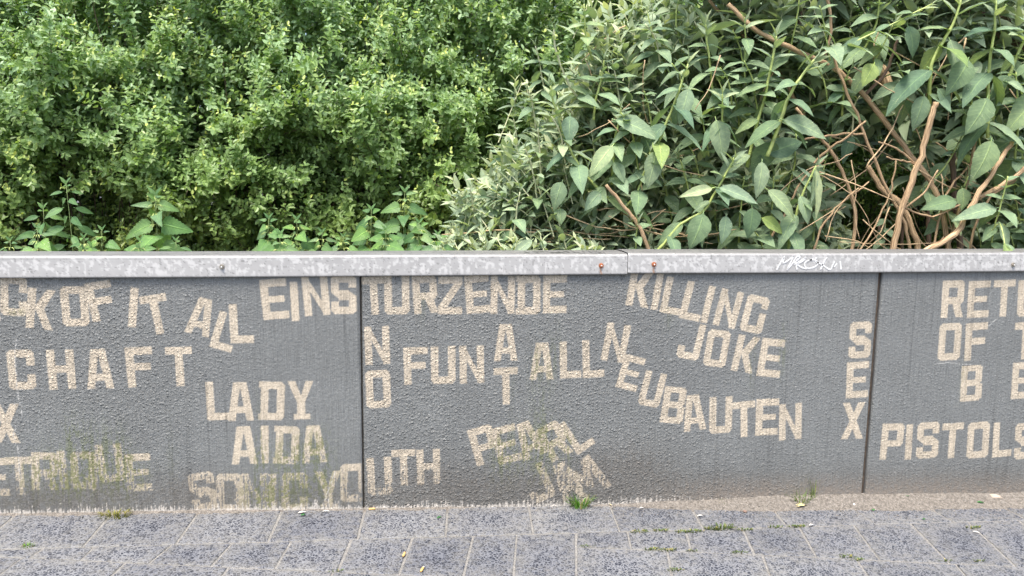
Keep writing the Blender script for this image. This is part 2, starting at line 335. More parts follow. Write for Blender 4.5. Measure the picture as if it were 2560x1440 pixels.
# char, bottom-left px, top-left px, [width px]; each panel in turn
LET = [
 # panel 0
 [('I', -19, 803, -31, 703), ('C', 1, 787, 1, 689), ('K', 64, 818, 71, 718), ('O', 158, 816, 149, 716), ('F', 233, 805, 210, 709), ('I', 320, 817, 327, 718),
  ('T', 369, 840, 347, 742), ('A', 461, 829, 484, 738), ('L', 523, 866, 550, 776), ('L', 577, 858, 572, 760), ('E', 659, 800, 648, 700), ('I', 730, 803, 724, 705),
  ('N', 763, 791, 753, 693), ('S', 829, 785, 827, 688), ('C', 24, 974, 15, 875), ('H', 124, 974, 115, 875), ('A', 219, 972, 210, 873), ('F', 321, 969, 311, 869),
  ('T', 419, 966, 412, 868), ('L', 519, 1051, 513, 955), ('A', 571, 1052, 567, 956), ('D', 646, 1049, 648, 953), ('Y', 722, 1049, 719, 953),
  ('A', 580, 1161, 576, 1066), ('I', 653, 1158, 652, 1064), ('D', 682, 1158, 686, 1064), ('A', 756, 1158, 751, 1065), ('X', -17, 1107, -22, 1009),
  ('E', -42, 1240, -48, 1145), ('T', 20, 1238, 12, 1143), ('R', 80, 1224, 78, 1130), ('I', 153, 1223, 142, 1128), ('Q', 179, 1222, 175, 1129),
  ('U', 250, 1207, 236, 1113), ('E', 319, 1229, 310, 1136), ('S', 486, 1280, 466, 1187), ('O', 542, 1279, 540, 1184), ('N', 606, 1280, 603, 1184),
  ('I', 673, 1279, 671, 1184), ('C', 704, 1279, 703, 1182), ('Y', 789, 1276, 786, 1178), ('O', 852, 1255, 850, 1160)],
 [('T', 908, 788, 901, 693), ('U', 962, 786, 960, 689), ('R', 1036, 785, 1029, 691), ('Z', 1095, 785, 1096, 691), ('E', 1167, 785, 1160, 690), ('N', 1226, 785, 1227, 690),
  ('D', 1289, 786, 1290, 689), ('E', 1357, 783, 1358, 689), ('N', 914, 912, 910, 817), ('O', 917, 1021, 912, 927), ('F', 1011, 962, 1008, 869), ('U', 1078, 960, 1077, 866),
  ('N', 1150, 959, 1148, 865), ('A', 1235, 903, 1234, 811), ('T', 1236, 1012, 1234, 920), ('A', 1324, 950, 1325, 857), ('L', 1400, 946, 1399, 854), ('L', 1457, 945, 1455, 851),
  ('N', 1501, 899, 1519, 805), ('E', 1538, 967, 1563, 884), ('U', 1593, 1010, 1615, 925), ('B', 1649, 1055, 1663, 965), ('A', 1709, 1080, 1703, 991),
  ('U', 1772, 1084, 1774, 993), ('T', 1832, 1095, 1831, 1006), ('E', 1887, 1089, 1891, 998), ('N', 1947, 1101, 1948, 1011),
  ('K', 1563, 762, 1580, 669), ('I', 1626, 773, 1643, 682), ('L', 1648, 780, 1668, 690), ('L', 1696, 794, 1720, 701), ('I', 1750, 805, 1773, 713), ('N', 1781, 811, 1805, 720),
  ('G', 1847, 825, 1871, 734), ('J', 1689, 892, 1711, 802), ('O', 1756, 913, 1772, 822), ('K', 1826, 925, 1847, 835), ('E', 1890, 939, 1906, 844),
  ('S', 2120, 896, 2125, 805), ('E', 2114, 996, 2117, 906), ('X', 2101, 1098, 2107, 1007),
  ('U', 920, 1239, 915, 1145), ('T', 981, 1215, 978, 1125), ('H', 1043, 1212, 1041, 1124), ('P', 1193, 1166, 1167, 1076), ('E', 1248, 1163, 1226, 1073),
  ('A', 1310, 1153, 1277, 1067), ('R', 1381, 1157, 1337, 1077), ('L', 1444, 1137, 1395, 1062), ('J', 1335, 1262, 1298, 1178), ('A', 1408, 1256, 1368, 1172), ('M', 1462, 1262, 1403, 1185)],
 [('R', 2351, 795, 2357, 702), ('E', 2416, 795, 2422, 703), ('T', 2479, 793, 2485, 701), ('U', 2541, 792, 2546, 701), ('O', 2343, 902, 2349, 809), ('F', 2410, 902, 2414, 809),
  ('T', 2533, 900, 2537, 807), ('B', 2399, 1004, 2404, 915), ('E', 2526, 998, 2532, 907), ('P', 2198, 1149, 2206, 1059), ('I', 2261, 1149, 2266, 1061), ('S', 2289, 1147, 2294, 1057),
  ('T', 2350, 1147, 2356, 1059), ('O', 2415, 1147, 2420, 1057), ('L', 2480, 1144, 2484, 1057), ('S', 2534, 1149, 2539, 1059)],
]
def inpoly(px, pz, poly):
    r = np.zeros(px.shape, bool); j = len(poly) - 1
    for i in range(len(poly)):
        xi, yi = poly[i]; xj, yj = poly[j]
        if yi != yj:
            r ^= ((yi > pz) != (yj > pz)) & (px < (xj - xi) * (pz - yi) / (yj - yi) + xi)
        j = i
    return r
def glyph_mask(ch, U, V):
    if ch in G: on, off = G[ch], []
    else: on, off = HOLED[ch]
    m = np.zeros(U.shape, bool)
    for p in on: m |= inpoly(U, V, p)
    for p in off: m &= ~inpoly(U, V, p)
    if ch == 'Q': m |= inpoly(U, V, [(.5, .3), (.7, .38), (1, .02), (.85, -.06)])
    return m
def letter_frame(L):
    ch, bx, by, tx, ty = L[:5]
    B = at(bx, by, 0)[[0, 2]]; T = at(tx, ty, 0)[[0, 2]]; up = T - B; H = np.linalg.norm(up)
    wd = .0935 * (1.28 if ch == 'M' else 1) * (.30 if ch == 'I' else 1)
    rt = np.array([up[1], -up[0]]) / H * (H * wd / .148)
    return B, rt, up

# ------------------------------------------------------------------ the wall
WALL = thing('concrete_wall', 'long grey painted precast concrete wall with stencilled pale lettering and a galvanised steel cap', 'wall', (0, 0, 0)); WALL['kind'] = 'thing'
STEP = .003
ZB, ZT = -.12, .988
def jx(tx, ty, bx, by, off=0):
    a = at(tx, ty, 0); b = at(bx, by, 0)
    k = (a[0] - b[0]) / (a[2] - b[2])
    return lambda z: b[0] + k * (z - b[2]) + off
J1 = jx(901, 690, 909, 1270); J2 = jx(2202, 690, 2159, 1235)
EDGES = [(lambda z: -2.75 + 0 * z, lambda z: J1(z) - .0035), (lambda z: J1(z) + .0035, lambda z: J2(z) - .007), (lambda z: J2(z) + .007, lambda z: 3.25 + 0 * z)]
# green algae: px centre, half-width, half-height, strength
ALG = [(200, 1120, 22, 55, .5), (225, 1150, 55, 60, 1.0), (160, 1195, 55, 45, .9), (280, 1150, 16, 60, .9), (310, 1165, 14, 60, .8), (340, 1190, 30, 40, .8), (180, 1090, 12, 40, .6),
       (652, 1190, 9, 110, 1.2), (745, 1150, 60, 50, 1.0), (800, 1150, 18, 60, .9), (720, 1230, 90, 40, .8), (650, 1240, 25, 40, .6), (1255, 1140, 25, 45, 1.0), (1335, 1130, 60, 60, .9),
       (1360, 1080, 14, 90, .5), (1420, 1120, 14, 45, .7), (1385, 890, 14, 70, .6), (1340, 920, 16, 50, .6), (1880, 900, 10, 60, .6), (1958, 870, 8, 50, .9), (1672, 790, 10, 30, .5),
       (1280, 960, 8, 60, .25), (1350, 1020, 20, 50, .3), (2405, 950, 8, 45, .4), (1055, 760, 8, 30, .5), (40, 780, 20, 10, .5), (2020, 1210, 14, 60, .4), (60, 1180, 60, 50, .35), (430, 1140, 10, 60, .3)]
# brown grime: px
GRI = [(1560, 1180, 90, 60, 1.0), (1480, 1230, 200, 60, .8), (1250, 1230, 180, 50, .7), (230, 1230, 90, 40, .8), (480, 1220, 80, 40, .7), (1900, 1230, 260, 50, .6), (2400, 1210, 260, 50, .55), (700, 1240, 200, 40, .6), (60, 1240, 100, 40, .5), (1080, 1200, 90, 50, .6)]
# long pale scratches (px polylines)
SCR = [[(42, 848), (37, 880), (43, 975), (48, 1000), (53, 1018), (55, 1040)], [(40, 1065), (35, 1085), (37, 1105), (45, 1120), (47, 1150), (50, 1190)], [(2338, 910), (2370, 906), (2400, 910), (2425, 911)], [(2470, 815), (2480, 806), (2492, 797)], [(812, 1250), (822, 1225), (832, 1195), (838, 1178)]]
CB = dict(paint=np.array([.152, .157, .151]), bare=np.array([.465, .40, .305]), white=np.array([.62, .57, .50]))
def gauss(X, Z, px, py, hw, hh):
    c = at(px, py, 0); sx = hw / 640.; sz = hh / 640.
    return np.exp(-.5 * (((X - c[0]) / sx) ** 2 + ((Z - c[2]) / sz) ** 2) * 1.3)
for pi, (xl, xr) in enumerate(EDGES):
    nz = int((ZT - ZB) / STEP) + 1
    nx = int((xr(.5) - xl(.5)) / STEP) + 1
    zz = np.linspace(ZB, ZT, nz); uu = np.linspace(0, 1, nx)
    U, Z = np.meshgrid(uu, zz)
    XL = xl(Z); XR = xr(Z); X = XL + U * (XR - XL)
    # coarse patches decide where the render is knobbly and where it is brushed smooth
    cx = {0: -1.5, 1: .5, 2: 2.6}[pi]
    if pi == 0: rough = sst(-.35, -1.25, X) * sst(-.1, .45, Z + .25 * (X + 1))
    elif pi == 1: rough = 1 - .65 * sst(.75, 1.45, X)
    else: rough = .35 + 0 * X
    rough = np.clip(rough + .5 * (fbm(X * 3, Z * 3, 3, 1) - .5), .12, 1)
    b1 = fbm(X * 88, Z * 112, 2, 2); b2 = fbm(X * 135, Z * 150, 1, 4)
    lump = np.clip((b1 - .50) * 3.4, 0, 1) * (.45 + 1.1 * vnoise(X * 14, Z * 14, 5))
    brush = fbm(X * 150, Z * 7, 2, 3)
    disp = rough * (.0005 * lump + .0003 * (b2 - .5)) + .0004 * (brush - .5) * (1.15 - rough) + .0007 * b2 + .002 * fbm(X * 6, Z * 6, 2, 5)
    # rounded arris at the joints
    e = np.minimum(X - XL, XR - X); disp -= .006 * np.clip(1 - e / .007, 0, 1) ** 2
    Y = -disp
    # letter masks, four samples per cell
    lid = np.full(X.shape, -1, np.int32); lmf = np.zeros(X.shape, np.float32)
    wob = .0007
    Xw = X + wob * (vnoise(X * 160, Z * 160, 1) - .5) * 2; Zw = Z + wob * (vnoise(X * 160 + 50, Z * 160, 2) - .5) * 2
    for li, L in enumerate(LET[pi]):
        B, rt, up = letter_frame(L); cz = (B + (rt + up) / 2)
        i0 = max(0, int((cz[1] - .14 - ZB) / STEP)); i1 = min(nz, int((cz[1] + .14 - ZB) / STEP))
        j0 = max(0, int((cz[0] - .16 - XL[nz // 2, 0]) / STEP)); j1 = min(nx, int((cz[0] + .16 - XL[nz // 2, 0]) / STEP))
        if j1 <= j0: continue
        det = rt[0] * up[1] - rt[1] * up[0]; acc = 0
        for ox, oz in ((-.3, -.15), (.15, -.3), (.3, .15), (-.15, .3)):
            dx = Xw[i0:i1, j0:j1] - B[0] + ox * STEP; dz = Zw[i0:i1, j0:j1] - B[1] + oz * STEP
            gu = (dx * up[1] - dz * up[0]) / det; gv = (rt[0] * dz - rt[1] * dx) / det
            acc = acc + glyph_mask(L[0], gu, gv).astype(np.float32) / 4
        lid[i0:i1, j0:j1][acc > .5] = li; lmf[i0:i1, j0:j1] = np.maximum(lmf[i0:i1, j0:j1], acc)
    # height above the foot of the wall
    HF = Z - (GS * X)
    alg = sum(k * gauss(X, Z, a, b, c, d) for a, b, c, d, k in ALG)
    gri = sum(k * gauss(X, Z, a, b, c, d) for a, b, c, d, k in GRI)
    stk = fbm(X * 190, Z * 5, 3, 6)             # vertical streaks
    spk = np.clip((fbm(X * 150, Z * 120, 3, 0) - .5) * 2.0 + .5, 0, 1); stk2 = np.clip((fbm(X * 230, Z * 14, 2, 6) - .5) * 2.0 + .5, 0, 1)
    # paint creeping over the bare letters where the wall is damp and worn
    low = sst(.26, .02, HF)
    wear = np.clip(low * .60 + .35 * np.clip(alg, 0, 1) + .35 * np.clip(gri, 0, 1), 0, 1)
    hole = sst(.56, .44, .45 * spk + .55 * stk2 + .35 - .24 * wear)
    bare = lmf * (1 - .95 * sst(.1, .5, wear) * hole)
    pits = sst(.30, .22, fbm(X * 260, Z * 230, 2, 5)) * (.5 + .5 * rough)
    # chipped white foot with vertical teeth
    tn = .62 * vnoise(X * 330, Z * 22, 3) + .38 * vnoise(X * 250, Z * 230, 4)
    if pi == 2: footk = .25
    else: footk = 1.0
    foot = sst(-.06, .2, tn - .30 - (np.clip(HF - .008, 0, 1) / (.030 + .050 * fbm(X * 7, X * 0, 2, 7))) ** .5 * .62) * footk * (HF < .12) * .7 * np.where(X > 1.2, np.clip(1 - (X - 1.2) * 1.6, .12, 1), 1)
    paint = CB['paint'][None, None] * (.90 + .22 * fbm(X * 5, Z * 5, 4, 2) + .14 * (stk - .5) * (1.2 - rough))[..., None]
    bareC = CB['bare'][None, None] * (.84 + .26 * fbm(X * 40, Z * 40, 3, 4) + .24 * (stk - .5))[..., None]
    bareC = bareC * (1 - .55 * pits)[..., None]  # pits have no depth here, their shade is put into the colour
    C = paint * (1 - bare[..., None]) + bareC * bare[..., None]
    # lighter crests, darker hollows and rare white flecks
    C = C * (1 + .12 * rough * (lump - .4))[..., None]
    fl = (vnoise(X * 300, Z * 300, 6) > .965) & (fbm(X * 9, Z * 9, 2, 3) > .38)
    C[fl] = C[fl] * .5 + np.array([.46, .45, .43]) * .5
    # dark drip lines
    drip = sst(.30, .22, fbm(X * 75, Z * 1.2, 2, 1)) * sst(.3, .5, fbm(X * 4, Z * 3, 2, 2)) * (1.1 - rough)
    C *= (1 - .25 * drip)[..., None]
    # band of dust just under the cap
    topb = sst(.905, .925, Z + .01 * (stk - .5)) * .3
    C = C * (1 - topb[..., None]) + np.array([.155, .135, .11]) * topb[..., None]
    # grime and rising damp
    g = np.clip(gri * .75 + sst(.17, .0, HF) * .45, 0, 1) * (.45 + .8 * spk)
    g = np.clip(g, 0, .8)[..., None]
    g = g * (.62 - .25 * bare[..., None]); C = C * (1 - g) + np.array([.085, .068, .05]) * g
    # sandy bloom at the foot of the right-hand end
    sd = sst(.15, .0, HF) * sst(.75, 1.35, X) * (.35 + .5 * spk); sd = np.clip(sd, 0, .7)[..., None]
    C = C * (1 - sd) + np.array([.24, .20, .16]) * sd
    ga = np.clip(alg, 0, 1.1) * sst(.46, .74, .5 * spk + .5 * stk2 + .10 * np.clip(alg, 0, 1)) ; ga = np.clip(ga * (.42 + .42 * lmf), 0, .7)[..., None]
    C = C * (1 - ga) + np.array([.085, .105, .018]) * ga
    ft = foot[..., None]; C = C * (1 - ft) + CB['white'] * (.85 + .25 * spk[..., None]) * ft
    for ln in SCR:
        P = [at(a, b, 0)[[0, 2]] for a, b in ln]
        for a, b in zip(P[:-1], P[1:]):
            t = np.clip(((X - a[0]) * (b[0] - a[0]) + (Z - a[1]) * (b[1] - a[1])) / (np.dot(b - a, b - a) + 1e-9), 0, 1)
            d = np.hypot(X - a[0] - t * (b[0] - a[0]) - .004 * (vnoise(Z * 60, X * 60, 2) - .5), Z - a[1] - t * (b[1] - a[1]))
            k = (sst(.0026, .0010, d) * (vnoise(X * 200, Z * 200, 4) > .35))[..., None]; C = C * (1 - k * .6) + np.array([.48, .47, .44]) * k * .6
    if pi == 0:   # paler along the right-hand arris
        k = (sst(.006, .002, XR - X) * .5)[..., None]; C = C * (1 - k) + np.array([.25, .25, .24]) * k
    C = np.clip(C, .01, .9)
    V = np.stack([X, Y, Z], -1).reshape(-1, 3); Cf = C.reshape(-1, 3); Rf = np.clip(rough, 0, 1).reshape(-1)
    idx = np.arange(nz * nx).reshape(nz, nx)
    Q = np.stack([idx[:-1, :-1], idx[:-1, 1:], idx[1:, 1:], idx[1:, :-1]], -1).reshape(-1, 4)
    qid = lid[:-1, :-1].reshape(-1)
    if pi == 0: qid[:] = qid
    # panel face plus its thickness (sides, back, top)
    def sub(mask_idx, extraV=None, extraF=None):
        q = Q[mask_idx]; u, inv = np.unique(q, return_inverse=True)
        return V[u], inv.reshape(-1, 4), Cf[u], u
    v, f, c, u = sub(qid < 0)
    back = .14
    left = idx[:, 0]; right = idx[:, -1]; top = idx[-1, :]
    ev = []; ef = []; ec = []; base = len(v)
    for strip, flip in ((left, False), (right, True), (top, False)):
        a = V[strip]; b_ = a.copy(); b_[:, 1] = back
        n0 = base + len(ev) and base + sum(len(x) for x in ev)
        ev.append(np.concatenate([a, b_])); ec.append(np.tile(np.array([[.16, .16, .155]]), (2 * len(a), 1)))
        k = len(a); i = np.arange(k - 1)
        fq = np.stack([n0 + i, n0 + i + 1, n0 + k + i + 1, n0 + k + i], -1)
        ef.append(fq[:, ::-1] if flip else fq)
    n0 = base + sum(len(x) for x in ev)
    bv = np.array([[xl(ZB), back, ZB], [xr(ZB), back, ZB], [xr(ZT), back, ZT], [xl(ZT), back, ZT]]); ev.append(bv); ec.append(np.full((4, 3), .2)); ef.append(np.array([[n0 + 1, n0, n0 + 3, n0 + 2]]))
    v = np.concatenate([v] + ev); c = np.concatenate([c] + ec); f = np.concatenate([f] + ef)
    rgp = np.full(len(v), .3); rgp[:len(u)] = Rf[u]
    pan = link('wall_panel', mesh('wall_panel', v, f, M_WALL, c, extra={'rg': rgp}), WALL)
    for li in range(len(LET[pi])):
        k = qid == li
        if k.sum() < 12: continue
        v, f, c, u = sub(k)
        link('stencilled_letter', mesh('stencilled_letter', v, f, M_WALL, c, extra={'rg': Rf[u]}), pan)
# joint fillers set back in the gaps
for J, wd, m_ in ((J1, .0045, M_DARK), (J2, .0075, M_BROWN)):
    pts = []
    nseg = 40
    for i in range(nseg + 1):
        z = ZB + (.985 - ZB) * i / nseg; pts.append((J(z), .012 + .002 * random.random(), z))
    mb = MB()
    V = []; Fc = []
    for i, p in enumerate(pts):
        wob = .001 * (random.random() - .5)
        V += [(p[0] - wd, .02, p[2]), (p[0] - wd * .4 + wob, p[1] - .004, p[2]), (p[0] + wd * .4 + wob, p[1] - .004, p[2]), (p[0] + wd, .02, p[2])]
        if i:
            b = 4 * (i - 1)
            for q in range(3): Fc.append((b + q, b + q + 1, b + q + 5, b + q + 4))
    mb.add(V, Fc); mb.build('joint_filler', m_, WALL)

# ------------------------------------------------------------------ steel cap, two lengths
capZ = 1.0
def cap_piece(x0, x1, dz, seed):
    xs = np.arange(x0, x1, .004); xs = np.append(xs, x1)
    # profile (y, z, distance) : down the back, over the top, over the bend, down the face, hem
    prof = [(.155, -.06), (.155, -.004), (.151, 0.0)] + [(.151 - .155 * t, .0015 * math.sin(t * 3.1)) for t in np.linspace(.08, .92, 9)]
    prof += [(-.004, .0005), (-.0085, -.001), (-.0125, -.004), (-.015, -.0085)]
    faceN = 20
    prof += [(-.0155 - .001 * t, -.0085 - (.0675) * t) for t in np.linspace(.05, 1, faceN)]
    prof += [(-.0155, -.0785), (-.012, -.0785), (-.0115, -.07)]
    prof = np.array(prof); s = np.concatenate([[0], np.cumsum(np.hypot(*np.diff(prof, axis=0).T))])
    X, K = np.meshgrid(xs, np.arange(len(prof)), indexing='ij')
    Yp = prof[K, 0]; Zp = prof[K, 1] + capZ + dz + .0012 * np.sin(X * 2.2 + seed)
    Yp = Yp - .0012 * (fbm(X * 3, Zp * 4, 2, seed) - .5)
    Sx = s[K]
    below = np.clip(-.0085 - prof[K, 1], 0, 1) / .0675     # 0 at the bend, 1 at the hem
    base = .335 + .05 * (fbm(X * 2.5, Sx * 8, 3, 1 + seed) - .5) + .05 * (fbm(X * 45, Sx * 45, 2, 2) - .5)
    n1 = fbm(X * 95 + 2 * fbm(X * 40, Sx * 40, 2, 3), Sx * 85, 3, 3 + seed); n2 = fbm(X * 120, Sx * 14 + 2 * fbm(X * 20, Sx * 5, 2, 1), 2, 4 + seed)
    dens = .30 + .75 * fbm(X * 3.0, Sx * 3, 2, 5)
    bl = sst(.57, .64, n1 * (1 - .65 * below) + n2 * .65 * below + .07 * below * (1 - below) * 4 * .3 + .10 * (dens - .62)) * (1 - sst(.75, 1, below) * .6)
    isf = (prof[K, 1] < -.002) & (prof[K, 0] < .1)
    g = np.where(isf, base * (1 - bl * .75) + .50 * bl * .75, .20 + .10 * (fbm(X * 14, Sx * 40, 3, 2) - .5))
    g = g * (1 - .25 * sst(.97, 1.0, below) * isf) * (1 - .25 * (prof[K, 1] > -.012))  # top and bend darkened in colour to hold back their highlight
    dk = sst(.72, .80, fbm(X * 200, Sx * 200, 2, 6)) * .4; g = g * (1 - dk)
    C = np.stack([g * 1.015, g * 1.0, g * .965], -1)
    for (sx, sy, rust) in SCREWS:
        P = at(sx, sy, -.0165)
        if not (x0 < P[0] < x1): continue
        if rust:
            d = np.abs(X - P[0] - .002 * np.sin(Zp * 200)); k = sst(.006, .001, d) * sst(P[2] + .004, P[2] - .004, Zp) * isf * .75
            k = np.maximum(k, sst(.013, .006, np.hypot(X - P[0], Zp - P[2])) * .6 * isf)
            k = k[..., None]; C = C * (1 - k) + np.array([.30, .15, .07]) * k
    if seed == 0:   # dark smear of writing on the top face
        P = at(1410, 632, .02)
        k = (np.abs(X - P[0]) < .16) & (fbm(X * 90, Yp * 30, 2, 3) > .52) & (prof[K, 0] > .0) & (prof[K, 0] < .08)
        C[k] *= .35
    nk = len(prof); V = np.stack([X, Yp, Zp], -1).reshape(-1, 3)
    idx = np.arange(len(V)).reshape(len(xs), nk)
    Q = np.stack([idx[:-1, :-1], idx[:-1, 1:], idx[1:, 1:], idx[1:, :-1]], -1).reshape(-1, 4)
    # thickness: a second skin 1.5 mm inside, closed at the ends by the overlap
    me = mesh('steel_cap', V, Q, M_METAL, C.reshape(-1, 3), smooth=True)
    o = link('steel_cap', me, WALL)
    md = o.modifiers.new('Solidify', 'SOLIDIFY'); md.thickness = .0015; md.offset = -1
    return o
SCREWS = [(555, 667, 0), (1503, 664, 1), (1635, 661, 1), (2533, 662, 0)]
seam = at(1569.5, 655, -.0165)[0]
cl = cap_piece(-2.75, seam - .001, -.0045, 0); cr = cap_piece(seam + .001, 3.25, 0, 1)
for sx, sy, rust in SCREWS:
    P = at(sx, sy, -.017); mb = MB()
    def disc(r0, r1, y0, y1, n=14):
        V = [(P[0] + r0 * math.cos(a), y0, P[2] + r0 * math.sin(a)) for a in np.linspace(0, 2 * math.pi, n, endpoint=False)]
        V += [(P[0] + r1 * math.cos(a), y1, P[2] + r1 * math.sin(a)) for a in np.linspace(0, 2 * math.pi, n, endpoint=False)]
        Fc = [(i, (i + 1) % n, n + (i + 1) % n, n + i) for i in range(n)] + [tuple(range(n, 2 * n))]
        mb.add(V, Fc)
    disc(.0095, .0085, -.016, -.0195); disc(.0058, .0052, -.0195, -.0245, 6); 
    sc = mb.build('screw', M_RUST if rust else M_SCREW, cl if P[0] < seam else cr, smooth=False)
    tip = MB(); n = 8
    V = [(P[0] + .0028 * math.cos(a), -.0244, P[2] + .0028 * math.sin(a)) for a in np.linspace(0, 2 * math.pi, n, endpoint=False)] + [(P[0], -.0262, P[2])]
    mb2 = MB().add(V, [(i, (i + 1) % n, n) for i in range(n)])
    me = mesh('screw_pin', mb2.V, mb2.F, M_CHALK if not rust else M_SCREW)
    # kept inside the screw's own mesh level: joined as extra faces
    V0 = [v.co[:] for v in sc.data.vertices] + mb2.V; F0 = [tuple(p.vertices) for p in sc.data.polygons] + [tuple(i + len(sc.data.vertices) for i in f) for f in mb2.F]
    m2 = mesh('screw', V0, F0, M_RUST if rust else M_SCREW); m2.materials.append(M_CHALK)
    for k in range(len(F0) - len(mb2.F), len(F0)): m2.polygons[k].material_index = 1
    sc.data = m2
# the white scribble on the cap face, stroke by stroke (px read off the photograph, laid on the steel)
def zpx(a, b): return (1880 + a / 8., 600 + b / 8.)
STROKES = [[(490, 600), (560, 470), (650, 330), (620, 460), (760, 380), (830, 320), (760, 470), (700, 590), (790, 490), (900, 330), (960, 340), (880, 420), (840, 480), (930, 440), (1080, 350), (1000, 430), (890, 490), (900, 590)],
           [(900, 490), (980, 540), (1090, 580)], [(1200, 390), (1080, 430), (1050, 500), (1100, 560), (1220, 550), (1310, 490), (1310, 430), (1240, 395), (1150, 400)],
           [(1290, 340), (1270, 420), (1400, 490), (1560, 590), (1610, 500), (1650, 420)], [(1500, 340), (1440, 430), (1370, 590)], [(1700, 460), (1640, 540)], [(1760, 420), (1780, 590)]]
mb = MB()
for st in STROKES:
    pts = [at(*zpx(a, b), -.0172) for a, b in st]; pts = smoothline(pts, 4)
    for i in range(len(pts)): pts[i] = np.array([pts[i][0], -.0166 - .0003 * (pts[i][2] < .97) - .0006, pts[i][2]])
    n = len(pts); V = []; Fc = []
    for i, p in enumerate(pts):
        t = pts[min(i + 1, n - 1)] - pts[max(i - 1, 0)]; t /= np.linalg.norm(t) + 1e-9; nn = np.array([-t[2], 0, t[0]])
        wv = .0027 * (.8 + .5 * RS.rand()); yo = np.array([0, -.0004, 0])
        V += [p + nn * wv, p + nn * wv + yo, p - nn * wv + yo, p - nn * wv]
        if i:
            b = 4 * (i - 1)
            for q in range(3): Fc.append((b + q, b + q + 1, b + q + 5, b + q + 4))
    mb.add(V, Fc)
mb.build('scribbled_tag', M_CHALK, cr, smooth=False)

# ------------------------------------------------------------------ the ground
def sheet(name, x0, x1, y0, y1, dz, m_, nx=2, ny=2, slope=GS, z0=0.0):
    xs = np.linspace(x0, x1, nx); ys = np.linspace(y0, y1, ny); X, Y = np.meshgrid(xs, ys)
    Z = slope * X + dz + z0; idx = np.arange(nx * ny).reshape(ny, nx)
    Q = np.stack([idx[:-1, :-1], idx[:-1, 1:], idx[1:, 1:], idx[1:, :-1]], -1).reshape(-1, 4)
    o = link(name, mesh(name, np.stack([X, Y, Z], -1).reshape(-1, 3), Q, m_)); o['kind'] = 'structure'; return o
sheet('ground', -90, 90, -90, 90, -.06, M_GROUND, slope=0, z0=-.16)
pave = sheet('pavement', -3.4, 4.2, -2.2, .02, -.0035, M_SAND)
bed = sheet('planting_bed', -6, 7, .145, 6, .52, M_SOIL, slope=0)
# soil bank below the bed so that it is solid
for nm, x0 in (('planting_bed_side', -6),):
    mb = MB(); mb.add([(-6, .145, .52), (7, .145, .52), (7, .145, -.3), (-6, .145, -.3)], [(0, 3, 2, 1)]); o = mb.build('bed_edge', M_SOIL); o['kind'] = 'structure'

# paving stones --------------------------------------------------------------
def lineA(x): return -.24 + .0195 * x
c1 = gr(1460, 1367); c2 = gr(2560, 1412); b1_ = gr(220, 1397); b2_ = gr(765, 1425)
mC = -.138
def lineC(x): return c1[1] + mC * (x - c1[0])
ROWH = .247
def lineB(x): return lineC(x) - ROWH
def isect(p, q, fn):                            # where segment line p-q meets y = fn(x)
    lo, hi = -6.0, 6.0
    d = (q - p)
    f0 = lambda t: (p[1] + t * d[1]) - fn(p[0] + t * d[0])
    # fn is linear: two samples suffice
    a = f0(0.0); b = f0(1.0)
    t = a / (a - b); return np.array([p[0] + t * d[0], p[1] + t * d[1]])
STONES = []
def row(joints, top, bot):
    for (a, b), (c, d) in zip(joints[:-1], joints[1:]):
        STONES.append([isect(a, b, top), isect(c, d, top), isect(c, d, bot), isect(a, b, bot)])
def J(pairs): return [(gr(a, b)[:2], gr(c, d)[:2]) for a, b, c, d in pairs]
def ext(js, n, step, side, skew):
    out = list(js)
    for i in range(n):
        a, b = out[-1] if side > 0 else out[0]
        v = np.array([step * side, mC * step * side * skew])
        nj = (a + v, b + v)
        if side > 0: out.append(nj)
        else: out.insert(0, nj)
    return out
R0 = J([(260, 1305, 210, 1362), (488, 1292, 440, 1358), (700, 1287, 670, 1355), (910, 1282, 895, 1345), (1118, 1277, 1114, 1338), (1322, 1270, 1333, 1334),
        (1525, 1268, 1547, 1325), (1725, 1265, 1758, 1320), (1930, 1270, 1968, 1315), (2138, 1275, 2190, 1310)])
R0 = ext(ext(R0, 6, .335, 1, 0), 5, .335, -1, 0)
row(R0, lambda x: .012 + 0 * x, lineA)
R1 = J([(1440, 1335, 1440, 1368), (1570, 1335, 1577, 1369), (1715, 1330, 1728, 1378), (1860, 1328, 1885, 1383), (2000, 1322, 2040, 1390), (2140, 1320, 2197, 1396), (2290, 1322, 2365, 1398), (2425, 1308, 2525, 1402)])
R1 = ext(R1, 6, .22, 1, 1)
row(R1, lineA, lineC)
R2a = J([(110, 1370, 0, 1440), (235, 1367, 160, 1440), (430, 1360, 375, 1405), (577, 1360, 530, 1412), (722, 1362, 688, 1420), (875, 1355, 852, 1408), (1030, 1348, 1000, 1432), (1182, 1343, 1158, 1440), (1291, 1337, 1283, 1440), (1440, 1335, 1440, 1440)])
R2a = ext(R2a, 6, .22, -1, 1)
row([j for j in R2a if j[0][0] > -1.62], lineA, lineB)
R2b = J([(1440, 1335, 1440, 1440), (1668, 1375, 1680, 1440), (1905, 1385, 1925, 1440), (2140, 1395, 2170, 1440), (2385, 1405, 2415, 1440)])
R2b = ext(R2b, 5, .335, 1, 1)
row(R2b, lineC, lineB)
prev = lineB
pd = np.array([mC, -1.0]) / math.hypot(mC, 1) ; 
